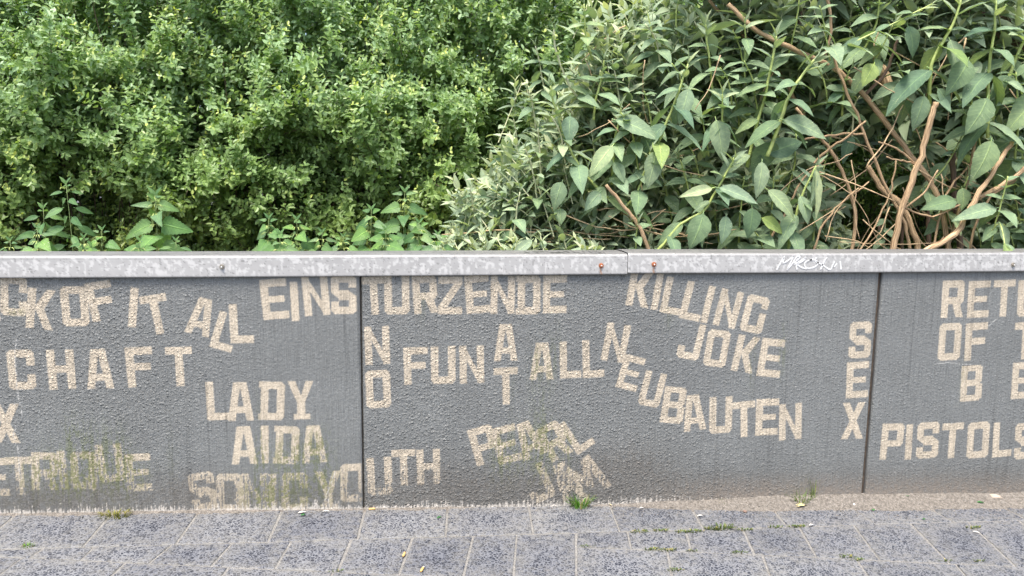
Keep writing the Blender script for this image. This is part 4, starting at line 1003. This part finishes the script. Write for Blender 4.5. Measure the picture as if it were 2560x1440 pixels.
# green stems with opposite pairs of large leaves
CNT = {SH1.name: 7, SH2.name: 28}; OVER = {SH1.name: [], SH2.name: []}
STEMS = [([(2402, 0), (2387, 49), (2372, 80), (2333, 150), (2324, 216), (2325, 285)], .30, 9, 120, .85), ([(2489, 0), (2485, 80), (2472, 177), (2470, 345)], .26, 8, 125, .9),
         ([(2600, 40), (2560, 103), (2520, 197), (2489, 275), (2470, 340)], .34, 9, 115, .9), ([(2035, 150), (2007, 185), (1972, 243), (1949, 309), (1918, 391)], .22, 9, 105, .8),
         ([(1940, 90), (1933, 138), (1910, 247), (1887, 329), (1867, 418)], .36, 8, 90, .9), ([(1835, 395), (1828, 410), (1793, 473), (1758, 527), (1700, 562), (1640, 632)], .25, 7, 90, .9),
         ([(2040, 415), (2007, 484), (1988, 547), (1968, 640)], .24, 7, 85, .9), ([(1764, 60), (1768, 100), (1778, 197), (1784, 278)], .45, 6, 80, .8), ([(1806, 235), (1806, 290), (1804, 345)], .3, 6, 85, .8),
         ([(1375, 215), (1384, 255), (1416, 352), (1458, 430), (1521, 496)], .32, 7, 75, .75), ([(1552, 270), (1548, 302), (1536, 364), (1530, 461)], .34, 7, 80, .75),
         ([(1460, 10), (1466, 95), (1482, 150)], .5, 6, 65, .7), ([(1720, 160), (1688, 251), (1657, 329), (1637, 376)], .3, 7, 95, .8), ([(1385, 75), (1388, 115), (1412, 189), (1439, 236), (1482, 267)], .45, 6, 60, .6),
         ([(1510, 150), (1505, 189), (1489, 251), (1484, 300)], .42, 6, 70, .6), ([(1345, 320), (1349, 372), (1353, 512)], .4, 5, 60, .7), ([(1625, 380), (1610, 430), (1594, 477), (1563, 520)], .3, 6, 80, .9),
         ([(2330, 10), (2200, 75), (2087, 127)], .35, 5, 80, .6), ([(1619, 30), (1641, 124), (1664, 180)], .55, 5, 65, .6), ([(2234, 60), (2185, 157), (2180, 170)], .38, 5, 70, 1), ([(1862, 60), (1866, 130)], .45, 5, 80, .8),
         ([(2125, 175), (2110, 210), (2105, 290)], .4, 6, 70, .9), ([(2150, 240), (2135, 270), (2130, 350)], .5, 5, 60, .9), ([(2410, 330), (2360, 420), (2300, 480)], .4, 5, 80, .9), ([(2420, 440), (2395, 500), (2350, 540)], .35, 6, 80, .9),
         ([(2230, 480), (2215, 540), (2210, 640)], .45, 4, 50, .9), ([(1245, 460), (1235, 500), (1215, 560)], .4, 4, 50, .5), ([(1595, 560), (1590, 600), (1590, 650)], .22, 5, 75, .8), ([(1700, 400), (1720, 470), (1740, 560)], .4, 5, 80, .9),
         ([(2080, 330), (2060, 420), (2040, 520), (2030, 640)], .5, 5, 80, .9), ([(1935, 440), (1930, 520), (1925, 640)], .42, 5, 85, .9), ([(1860, 440), (1850, 540), (1845, 640)], .4, 5, 85, .9), ([(2520, 440), (2500, 520), (2480, 600), (2490, 650)], .2, 5, 85, .8),
         ([(1470, 420), (1462, 480), (1460, 560)], .42, 5, 65, .8), ([(2200, -20), (2190, 60), (2150, 140)], .5, 6, 85, .8), ([(1700, -20), (1690, 60), (1720, 160)], .6, 5, 80, .8), ([(2000, -20), (1990, 60), (1970, 140)], .5, 5, 90, .8),
         ([(2540, 180), (2545, 300), (2535, 420)], .3, 6, 110, .9), ([(2420, 180), (2430, 260), (2440, 360)], .5, 6, 95, .9), ([(1300, 480), (1290, 540), (1280, 640)], .3, 5, 60, .7), ([(1990, 330), (1985, 420), (1960, 500)], .45, 5, 90, .9)]
random.seed(21)
for x, y, lp in [(1330, 260, 50), (1290, 330, 52), (1400, 330, 60), (1450, 210, 56), (1260, 400, 50), (1330, 420, 58), (1240, 540, 48), (1180, 500, 46), (1420, 400, 60), (1500, 230, 62), (1540, 160, 64), (1350, 160, 50), (1480, 330, 64), (1540, 200, 60), (1390, 470, 60), (1300, 560, 52), (1160, 590, 46),
                 (1620, 260, 70), (1700, 190, 74), (1760, 320, 78), (1840, 260, 80), (1660, 450, 80), (1730, 470, 82), (1880, 200, 80), (1580, 330, 70), (1850, 120, 80), (2060, 200, 84), (2140, 100, 84), (2260, 200, 90), (2440, 300, 95), (2500, 60, 95), (2450, 600, 80), (2530, 600, 85), (2560, 420, 90), (1960, 560, 84), (1790, 560, 84), (1900, 600, 80), (1680, 560, 78), (1740, 400, 80), (1820, 200, 80), (1640, 100, 62), (2060, 60, 84), (2540, 500, 85)]:
    h = random.uniform(90, 170); STEMS.append(([(x + random.uniform(-12, 12) - h * .12, y - h * .3), (x, y), (x + h * .10, y + h * .6)], random.uniform(.3, .6), 4, lp, random.uniform(.5, .9)))
for si, (pts, Y, w, lpx, dr) in enumerate(STEMS):
    P = smoothline(pl(pts, Y, Y + .05), 5, .001); sc_ = (DIST + Y) / F_PX; first = P[0]
    cen = si; parent = SH2 if pts[0][0] > 1560 else SH1; org = O2 if parent is SH2 else O1
    mb = MB(); mb.tube([p - org for p in P], [w * sc_ * .6 * (.55 + .45 * i / len(P)) for i in range(len(P))], 7)
    mb.build('stem', M_GSTEM if (lpx > 64) else M_PSTEM, parent)
    # nodes
    acc = 0; nxt = .02; kx = 0; total = sum(np.linalg.norm(P[i + 1] - P[i]) for i in range(len(P) - 1))
    for i in range(len(P) - 1):
        seg = np.linalg.norm(P[i + 1] - P[i])
        while nxt < acc + seg:
            p = P[i] + (P[i + 1] - P[i]) * (nxt - acc) / seg; t = nxt / total
            ax = P[i] - P[i + 1]; ax /= np.linalg.norm(ax)        # points to the tip of the stem
            L = lpx * sc_ * (.45 + .75 * min(1, t * 1.8)) * random.uniform(.62, 1.15)
            ph = (kx % 2) * 1.3 + random.uniform(-.35, .35)
            for sg in (-1, 1):
                if random.random() < .06: continue
                over = CNT[parent.name] >= 272
                la = np.array([math.cos(ph), -math.sin(ph) * (1 if sg > 0 else .7), 0]) * sg
                D = la * (.95 - .2 * dr) + ax * (.75 - .85 * dr * min(1, t * 2)) + np.array([0, -.1, -.55 * dr * min(1, t * 2.0)]) + RS.randn(3) * .1
                Nn = np.array([0, -.55, .75]) + ax * .5 + RS.randn(3) * .12
                pale = t < .18
                me = LM[2] if pale else random.choice([LM[0], LM[1], LM[3], LM[0], LM[1], LM[5]] + ([LM[4]] if random.random() < .12 else []) + ([LM[2]] if pts[0][0] < 1750 else []))
                if over:
                    q_ = random.random(); OVER[parent.name].append((p, D, Nn, L * .97, L * random.uniform(.40, .55), np.array(GREY) * (1 - q_) + np.array((.19, .27, .15)) * q_, random.uniform(.1, .45))); continue
                place_leaf(me, parent, org, p, D, Nn, L, L * random.uniform(.72, 1.12)); CNT[parent.name] += 1
            nxt += (.028 + .045 * min(1, t * 2.4)) * (lpx / 85.); kx += 1
        acc += seg
    # pale folded leaves at the growing tip
    for q in range(2):
        ax = P[0] - P[1]; ax /= np.linalg.norm(ax); D = ax + np.array([(-1) ** q * .28, -.1, 0]) + RS.randn(3) * .06
        if CNT[parent.name] < 282: place_leaf(LM[2], parent, org, P[0], D, [(-1) ** q * -.8, -.3, .3], lpx * sc_ * .5, lpx * sc_ * .35); CNT[parent.name] += 1
for pr, og in ((SH1, O1), (SH2, O2)):
    if OVER[pr.name]:
        z_ = list(zip(*OVER[pr.name])); ar = [np.array(q) for q in z_]
        V, Q, Cc, lu, lv = big_leaves(ar[0], ar[1], ar[2], ar[3], ar[4], ar[5], .22, ar[6], .3)
        o = link('stem_foliage', mesh('stem_foliage', V - og, Q, M_BIG, Cc, smooth=True, extra={'lu': lu, 'lv': lv}), pr); o['kind'] = 'stuff'
# leaves that stand out singly in the photograph: base px, tip px, depth, width factor, mesh
HERO = [((2037, 425), (2034, 510), .19, .45, 2), ((2040, 425), (2050, 548), .18, .42, 2), ((1330, 600), (1280, 640), .15, .9, 2), ((1640, 378), (1627, 465), .26, 1.25, 0), ((1722, 222), (1700, 300), .26, 1.1, 0), ((1905, 405), (1902, 490), .2, 1.1, 0), ((2478, 352), (2455, 448), .22, 1.1, 3), ((2468, 245), (2440, 328), .22, 1.2, 3), ((2375, 100), (2410, 185), .3, 1.4, 0),
        ((2420, 150), (2392, 230), .25, 1.2, 3), ((2345, 222), (2388, 270), .28, 1.2, 1), ((2310, 240), (2292, 312), .3, 1.1, 1), ((1960, 300), (2078, 330), .22, 1.05, 0), ((1920, 385), (2010, 345), .3, 1.3, 5), ((1920, 475), (2000, 540), .22, 1.0, 0),
        ((2000, 490), (2030, 555), .2, 1.2, 0), ((1758, 535), (1740, 620), .2, 1.2, 3), ((1815, 540), (1812, 605), .2, 1.2, 0), ((1798, 470), (1898, 498), .2, 1.0, 2), ((1780, 470), (1705, 490), .22, .8, 2), ((1880, 520), (1885, 590), .25, 1.2, 3),
        ((1905, 545), (1965, 575), .25, 1.3, 4), ((2185, 160), (2165, 205), .3, 1.5, 4), ((2270, 65), (2300, 130), .35, 1.3, 1), ((1790, 300), (1815, 395), .28, 1.25, 0), ((1425, 290), (1425, 352), .3, 1.5, 0), ((1540, 300), (1655, 330), .3, 1.2, 0),
        ((1530, 365), (1475, 430), .28, 1.1, 0), ((1535, 405), (1565, 450), .3, 1.4, 0), ((1500, 480), (1465, 520), .3, 1.3, 0), ((1405, 455), (1382, 515), .3, 1.2, 1), ((1400, 520), (1400, 552), .32, 1.6, 1), ((2520, 205), (2575, 225), .25, 1.3, 0),
        ((2600, 240), (2530, 300), .25, 1.2, 1), ((2490, 520), (2400, 535), .2, .8, 0), ((2500, 560), (2530, 620), .15, 1.0, 0), ((2390, 500), (2325, 515), .3, .9, 3), ((2405, 470), (2420, 520), .3, 1.3, 3)]
for (a, b, Y, wf, k) in HERO:
    A = at(*a, Y + .02); B = at(*b, Y - .02); D = B - A; L = float(np.linalg.norm(D)) * 1.06
    side = np.array([D[2], 0, -D[0]]); Nn = np.array([.1 * RS.randn(), -.9, .55 + .2 * RS.rand()])
    o = place_leaf(LM[k], SH2 if a[0] > 1560 else SH1, O2 if a[0] > 1560 else O1, A, D, Nn, L, L * wf)

A = at(2512, 610, .07); B = at(2538, 662, -.035); Cc = at(2500, 560, .16)
mb = MB(); mb.tube([q - O2 for q in smoothline([Cc + [0, .04, -.03], Cc, A], 4)], .0022, 6); mb.build('stem', M_GSTEM, SH2)
place_leaf(LM[4], SH2, O2, A, B - A, [.2, -.5, .85], float(np.linalg.norm(B - A)) * 1.02, float(np.linalg.norm(B - A)) * .8)
place_leaf(LM[1], SH2, O2, A, at(2560, 640, .03) - A, [.1, -.5, .85], .10)
# ------------------------------------------------------------------ nettles and other weeds behind the wall
def nettle(x, top, Y, lpx, label, kind=0, lean=0, flowers=True, pairs=5):
    sc_ = (DIST + Y) / F_PX; T = at(x, top, Y); B = at(x - lean, 700, Y); B[2] = .52; org = B.copy()
    root = thing('nettle_plant' if kind == 0 else 'leafy_weed', label, 'nettle' if kind == 0 else 'weed', tuple(org), 'nettles and weeds growing behind the wall')
    P = smoothline([B, (B + T) / 2 + [random.uniform(-.01, .01), 0, 0], T], 5, .001)
    mb = MB(); mb.tube([p - org for p in P], [.0030 - .0024 * i / len(P) for i in range(len(P))], 6); mb.build('stem', M_NSTEM, root)
    for sg in (-1, 1): place_leaf(NM[3], root, org, P[-1] - [0, 0, .004], [sg * .45, -.2, .9], [sg * -.6, -.7, .3], lpx * sc_ * .36)
    H = T[2] - B[2]; vis = T[2] - .985; z = T[2] - .01; i = 0; ph = random.uniform(0, 1.5)
    while z > .93 and i < 13:
        t = (z - B[2]) / H; p = P[min(len(P) - 1, int(t * (len(P) - 1)))].copy(); p[2] = z; f = min(1, .42 + i * .24)
        L = .88 * lpx * sc_ * f * random.uniform(.8, 1.1); a = ph + random.uniform(-.3, .3) + (i % 2) * 1.45
        for sg in (-1, 1):
            la = np.array([math.cos(a), -.75 * math.sin(a), 0]) * sg
            up = .6 - .95 * f + random.uniform(-.2, .15)
            D = la + np.array([0, -.12, up]); off = la * .028 * f
            me = NM[3] if kind == 1 else random.choice(NM[:3])
            place_leaf(me, root, org, p + off, D, np.array([0, -.95, .55]) + RS.randn(3) * .15, L, L * random.uniform(.85, 1.1))
        if flowers and kind == 0 and 0 < i < 4:
            fb = MB()
            for q in range(6):
                a2 = random.uniform(0, 6.28); d = np.array([math.cos(a2), -abs(math.sin(a2)), .1]); q0 = p - org; pts = [q0, q0 + d * .018, q0 + d * .032 + [0, 0, -.012]]
                fb.tube(pts, [.0007, .0012, .0005], 4)
            fb.build('flower_string', M_GSTEM, root)
        z -= (.014 + .022 * f) * (lpx / 60.) ** .7; i += 1
WEEDS = [(165, 458, .38, 62, 'tall willowy weed with narrow leaves, leftmost of the plants above the wall', 1, -25, False),
         (108, 520, .36, 58, 'narrow-leaved weed just left of the tallest willowy weed', 1, 12, False),
         (92, 568, .22, 48, 'small nettle at the far left edge of the wall top', 0, 5, True),
         (255, 573, .2, 46, 'low bunch of nettle leaves between the willowy weed and the broad-leaved nettle', 0, 0, True),
         (210, 592, .18, 40, 'small weed peeping over the cap below the willowy weed', 0, 0, True),
         (388, 488, .32, 82, 'broad-leaved bright green nettle, largest leaves of the left-hand weeds', 0, -10, True),
         (350, 600, .18, 55, 'short nettle tip in front of the broad-leaved nettle', 0, 0, True),
         (440, 600, .2, 44, 'short pointed-leaf weed right of the broad-leaved nettle', 1, 0, False),
         (672, 545, .3, 56, 'nettle left of the pair near the middle of the left panel', 0, 0, True),
         (742, 548, .3, 58, 'nettle with spreading toothed leaves right of its neighbour, above the word EINS', 0, 0, True),
         (700, 585, .2, 60, 'low leafy nettle between the two nettles above the word EINS', 0, 0, True),
         (805, 580, .26, 48, 'thin nettle just right of the nettle pair, above the joint', 0, 0, True),
         (858, 590, .22, 40, 'small dark-tipped nettle above the first wall joint', 0, 0, True),
         (928, 522, .32, 56, 'upright nettle right of the first wall joint', 0, 0, True),
         (1012, 478, .34, 66, 'tallest nettle with flower strings left of the grey shrub', 0, 0, True),
         (965, 575, .22, 60, 'leafy nettle at the foot of the two upright nettles', 0, 0, True),
         (1048, 556, .24, 56, 'nettle touching the left side of the grey shrub', 0, 0, True),
         (1095, 585, .2, 50, 'short nettle under the lowest shoots of the grey shrub', 0, 0, True),
         (25, 600, .2, 44, 'nettle leaves cut by the left edge of the picture', 0, 0, True)]
for a in WEEDS: nettle(*a)

# ------------------------------------------------------------------ grass tufts, moss and litter on the paving
def blades(cen, n, hmin, hmax, spread, green, lean=.8, wdt=.0016, flat=.6):
    V = []; Fc = []; C = []
    for i in range(n):
        a = random.uniform(0, 6.28); r = spread * random.random() ** .5 * .35; h = random.uniform(hmin, hmax); ln = random.uniform(.1, lean)
        b = np.array([math.cos(a) * r, math.sin(a) * r * flat, 0]); d = np.array([math.cos(a), math.sin(a) * .7, 0]) * ln * h
        s = np.array([-math.sin(a), math.cos(a), 0]) * wdt; k = len(V); c = np.array(green) * random.uniform(.6, 1.4)
        if random.random() < .14: c = np.array([.34, .28, .11]) * random.uniform(.7, 1.1)
        for t, w_ in ((0, 1), (.5, .8), (.85, .45), (1, .05)):
            p = b + d * t * t + np.array([0, 0, h * (t - .25 * ln * t * t)]); V += [p - s * w_, p + s * w_]; C += [c, c]
        for q in range(3): Fc.append((k + 2 * q, k + 2 * q + 1, k + 2 * q + 3, k + 2 * q + 2))
    return V, Fc, np.array(C)
def tuft(px, py, n, h0, h1, sp_, green, label, name='grass_tuft', cat='grass', group=None, lean=.8, dy=0, wdt=.0016, flat=.6):
    P = gr(px, py); P[1] = min(P[1] + dy, -.012)
    V, Fc, C = blades(P, n, h0, h1, sp_, green, lean, wdt, flat)
    o = link(name, mesh(name, V, Fc, M_GREY, C), None, tuple(P)); tag(o, label, cat, group); return o
tuft(1450, 1268, 120, .025, .072, .11, (.10, .24, .03), 'bright green grass tuft at the foot of the wall below the word PEARL', lean=.95)
tuft(2003, 1262, 90, .02, .07, .10, (.14, .21, .06), 'scruffy grass tuft with dead leaves at the wall foot below the word NEUBAUTEN', lean=1.1)
tuft(2026, 1252, 14, .07, .14, .03, (.15, .20, .07), 'thin upright weed growing against the wall beside the scruffy tuft', 'weed', 'weed', lean=.3)
tuft(1802, 1258, 40, .012, .03, .06, (.16, .21, .06), 'small yellowish grass tuft between the two larger tufts', lean=1.0)
tuft(288, 1290, 150, .006, .026, .16, (.17, .17, .035), 'dry olive moss clump at the foot of the wall far left', 'moss_clump', 'moss', lean=1.3)
tuft(70, 1366, 40, .005, .014, .06, (.11, .20, .04), 'tiny green moss spot in the paving joint far left', 'moss_clump', 'moss', lean=1.2)
MOSS = [(1598, 1330, 60), (1650, 1327, 46), (1705, 1330, 50), (1735, 1329, 60), (1775, 1322, 34), (1802, 1322, 110), (1862, 1325, 50), (1940, 1318, 40), (1990, 1317, 50), (1470, 1366, 20), (1630, 1374, 40), (1668, 1376, 50), (1732, 1377, 24),
        (1848, 1382, 34), (2118, 1392, 40), (2145, 1400, 24), (2365, 1402, 18), (2432, 1320, 46), (1688, 1425, 40), (2450, 1403, 18), (2000, 1316, 24), (840, 1428, 14)]
MLAB = ['leftmost long mossy strip in the upper paving joint', 'thin mossy patch second from left in the upper joint', 'mossy patch third from left in the upper joint', 'mossy patch where a short joint meets the upper joint', 'low moss just left of the tallest moss cushion',
        'tallest moss cushion in the paving, with a dry stalk', 'moss patch just right of the tallest moss cushion', 'small moss patch above a short joint left of the white chip', 'brownish moss patch touching the white chip', 'faint moss fleck at the start of the lower joint',
        'moss patch in the lower joint left of the longer strip', 'longer moss strip in the middle of the lower joint', 'faint moss where a short joint meets the lower joint', 'bright small moss patch alone in the lower joint', 'moss patch at the slanting joint in the lower row',
        'little moss just right of the slanting joint in the lower row', 'faint moss at the far right of the lower joint', 'moss in the slanting joint below the tan stone', 'pale weed sprouting in a short joint at the bottom edge', 'faint green fleck at the end of the lower joint',
        'tiny moss fleck between the brownish moss and its left neighbour', 'dry pale moss spot near the cigarette butts']
for i, (x, y, n) in enumerate(MOSS):
    tuft(x, y, int(n * 1.05), .003, .009 if n < 100 else .022, .05 + .0009 * n, (.09, .125, .04), MLAB[i], 'moss_patch', 'moss', 'moss patches in the paving joints', lean=1.6, wdt=.0022, flat=.3)
# cigarette ends
M_FILT = plain('cigarette_filter', (.52, .33, .12), .8, 0, .15, 300); M_PAPER = plain('paper_scrap', (.52, .50, .46), .8, 0, .12, 80)
def butt(px, py, ang, ash, label):
    P = gr(px, py); root = thing('cigarette_butt', label, 'cigarette butt', (P[0], P[1], P[2] + .0045), 'cigarette butts on the paving')
    root.rotation_euler = (0, 0, ang); L = .024
    mb = MB(); mb.tube([(-L / 2, 0, 0), (-L / 4, 0, .0002), (L / 4, 0, 0), (L / 2, 0, 0)], [.0036, .0041, .0040, .0041], 10); mb.build('filter', M_FILT, root)
    if ash: m2 = MB(); m2.tube([(L / 2, 0, 0), (L / 2 + .006, 0, 0)], [.0039, .0030], 10); m2.build('burnt_paper', M_PAPER, root)
butt(1010, 1389, 1.35, False, 'tan cigarette butt lying on the joint in mid paving')
butt(1055, 1427, 1.25, True, 'cigarette butt with a white end, nearest the bottom edge')
butt(930, 1275, .05, False, 'cigarette butt lying against the wall foot beside the first joint')
butt(1922, 1258, .1, False, 'pale cigarette butt by the wall left of the scruffy grass tuft')
def pebble(px, py, r, m_, label, sq=(1, .8, .65), name='pebble', dy=0, z=0):
    P = gr(px, py); P[1] += dy; V = []; Fc = []; nu, nv = 9, 6
    for i in range(nv + 1):
        th = math.pi * i / nv
        for j in range(nu):
            ph = 2 * math.pi * j / nu; k = 1 + .16 * math.sin(3 * ph + i * 1.7) + .1 * math.cos(5 * ph + th * 3)
            V.append((r * sq[0] * k * math.sin(th) * math.cos(ph), r * sq[1] * k * math.sin(th) * math.sin(ph), r * sq[2] * math.cos(th)))
    for i in range(nv):
        for j in range(nu): Fc.append((i * nu + j, (i + 1) * nu + j, (i + 1) * nu + (j + 1) % nu, i * nu + (j + 1) % nu))
    o = link(name, mesh(name, V, Fc, m_, smooth=True), None, (P[0], P[1], P[2] + r * sq[2] * .8 + z)); o.rotation_euler = (0, 0, random.random() * 3); tag(o, label, 'stone'); return o
M_STW = plain('white_stone', (.55, .54, .52), .7, 0, .1, 90); M_STT = plain('tan_stone', (.34, .28, .22), .85, 0, .2, 90); M_STD = plain('dark_stone', (.07, .065, .06), .8, 0, .3, 90); M_STB = plain('brown_stone', (.20, .13, .10), .8, 0, .3, 90)
pebble(2134, 1266, .0125, M_STW, 'round white pebble at the edge of the grit below the second joint')
pebble(2500, 1262, .024, M_STT, 'flat tan stone on the grit at the far right', (1.2, .8, .45), 'stone', .035, .012)
pebble(1862, 1281, .008, M_STB, 'small brown pebble on the paving left of the scruffy tuft')
pebble(2355, 1250, .009, M_STD, 'dark pebble on the grit below the word PISTOLS', (1.5, .8, .5), dy=.02, z=.012)
pebble(2338, 1270, .006, M_STD, 'tiny dark pebble at the outer edge of the grit')
pebble(1331, 1302, .004, M_STD, 'tiny black stone in the joint below the grass tuft')
def scrap(px, py, l, wd, ang, m_, label, name, cat, z=.003, dy=0):
    P = gr(px, py); P[1] += dy; V = []; Fc = []; n = 6
    for i in range(n + 1):
        t = i / n; wv = wd * math.sin(math.pi * (.08 + .86 * t)) * (1 + .25 * math.sin(i * 2.7)); zc = .25 * l * math.sin(math.pi * t) * .4
        for s in (-1, 0, 1): V.append((l * (t - .5), s * wv / 2, zc + .18 * wd * abs(s)))
        if i:
            b = 3 * (i - 1)
            for q in range(2): Fc.append((b + q, b + q + 1, b + q + 4, b + q + 3))
    me = mesh(name, V, Fc, m_, np.tile([[.05, .17, .05]], (len(V), 1)), smooth=True, extra={'lu': np.zeros(len(V)), 'lv': np.full(len(V), .5)})
    o = link(name, me, None, (P[0], P[1], P[2] + z)); o.rotation_euler = (0, 0, ang); md = o.modifiers.new('Solidify', 'SOLIDIFY'); md.thickness = .0005; tag(o, label, cat); return o
M_GL = leaf_material('fallen_leaf', .45, .2); M_DRY = plain('dry_leaf', (.50, .42, .22), .8, 0, .3, 60)
scrap(755, 1284, .030, .012, .2, M_PAPER, 'white paper scrap at the wall foot left of the first joint', 'paper_scrap', 'litter')
scrap(758, 1290, .018, .012, .5, M_GL, 'small green leaf lying beside the white paper scrap', 'fallen_leaf', 'leaf')
scrap(815, 1281, .028, .009, -.1, M_PAPER, 'thin pale scrap right of the green leaf at the wall foot', 'paper_scrap', 'litter')
scrap(1098, 1296, .020, .010, .7, M_GL, 'small green leaf on the paving right of the first joint', 'fallen_leaf', 'leaf')
scrap(1793, 1268, .030, .009, -.3, M_PAPER, 'white splinter below the small yellowish tuft', 'paper_scrap', 'litter')
scrap(1750, 1292, .024, .009, .2, M_PAPER, 'white triangular scrap in the middle of a paving stone', 'paper_scrap', 'litter')
scrap(1522, 1263, .030, .006, -.9, M_DRY, 'dry twig-like leaf right of the bright grass tuft', 'dry_leaf', 'leaf')
scrap(2275, 1262, .055, .022, .1, M_GL, 'dark green leaf on the grit right of the second joint', 'fallen_leaf', 'leaf', .022, .03)
scrap(2450, 1263, .030, .015, -.2, M_GL, 'small dark green leaf on the grit near the tan stone', 'fallen_leaf', 'leaf', .010, .0)
scrap(2183, 1277, .016, .012, 1.0, M_GL, 'tiny green leaf fragment on the paving below the second joint', 'fallen_leaf', 'leaf')
scrap(2310, 1300, .014, .010, .4, M_GL, 'green leaf crumb on the paving, farthest from the wall', 'fallen_leaf', 'leaf')
scrap(2003, 1270, .060, .026, .2, M_DRY, 'yellowish dry leaf lying under the scruffy grass tuft', 'dry_leaf', 'leaf', .006)
scrap(2025, 1263, .040, .012, -.4, M_PAPER, 'white shred beside the yellowish dry leaf', 'paper_scrap', 'litter', .006)
scrap(2028, 1315, .022, .009, .2, M_PAPER, 'white chip at the end of the mossy paving joint', 'paper_scrap', 'litter')
scrap(2440, 1333, .024, .008, -.6, M_PAPER, 'white chip beside the moss in the slanting joint at the right', 'paper_scrap', 'litter')
scrap(1604, 1272, .018, .008, .1, M_PAPER, 'small white chip on the paving right of the bright grass tuft', 'paper_scrap', 'litter')
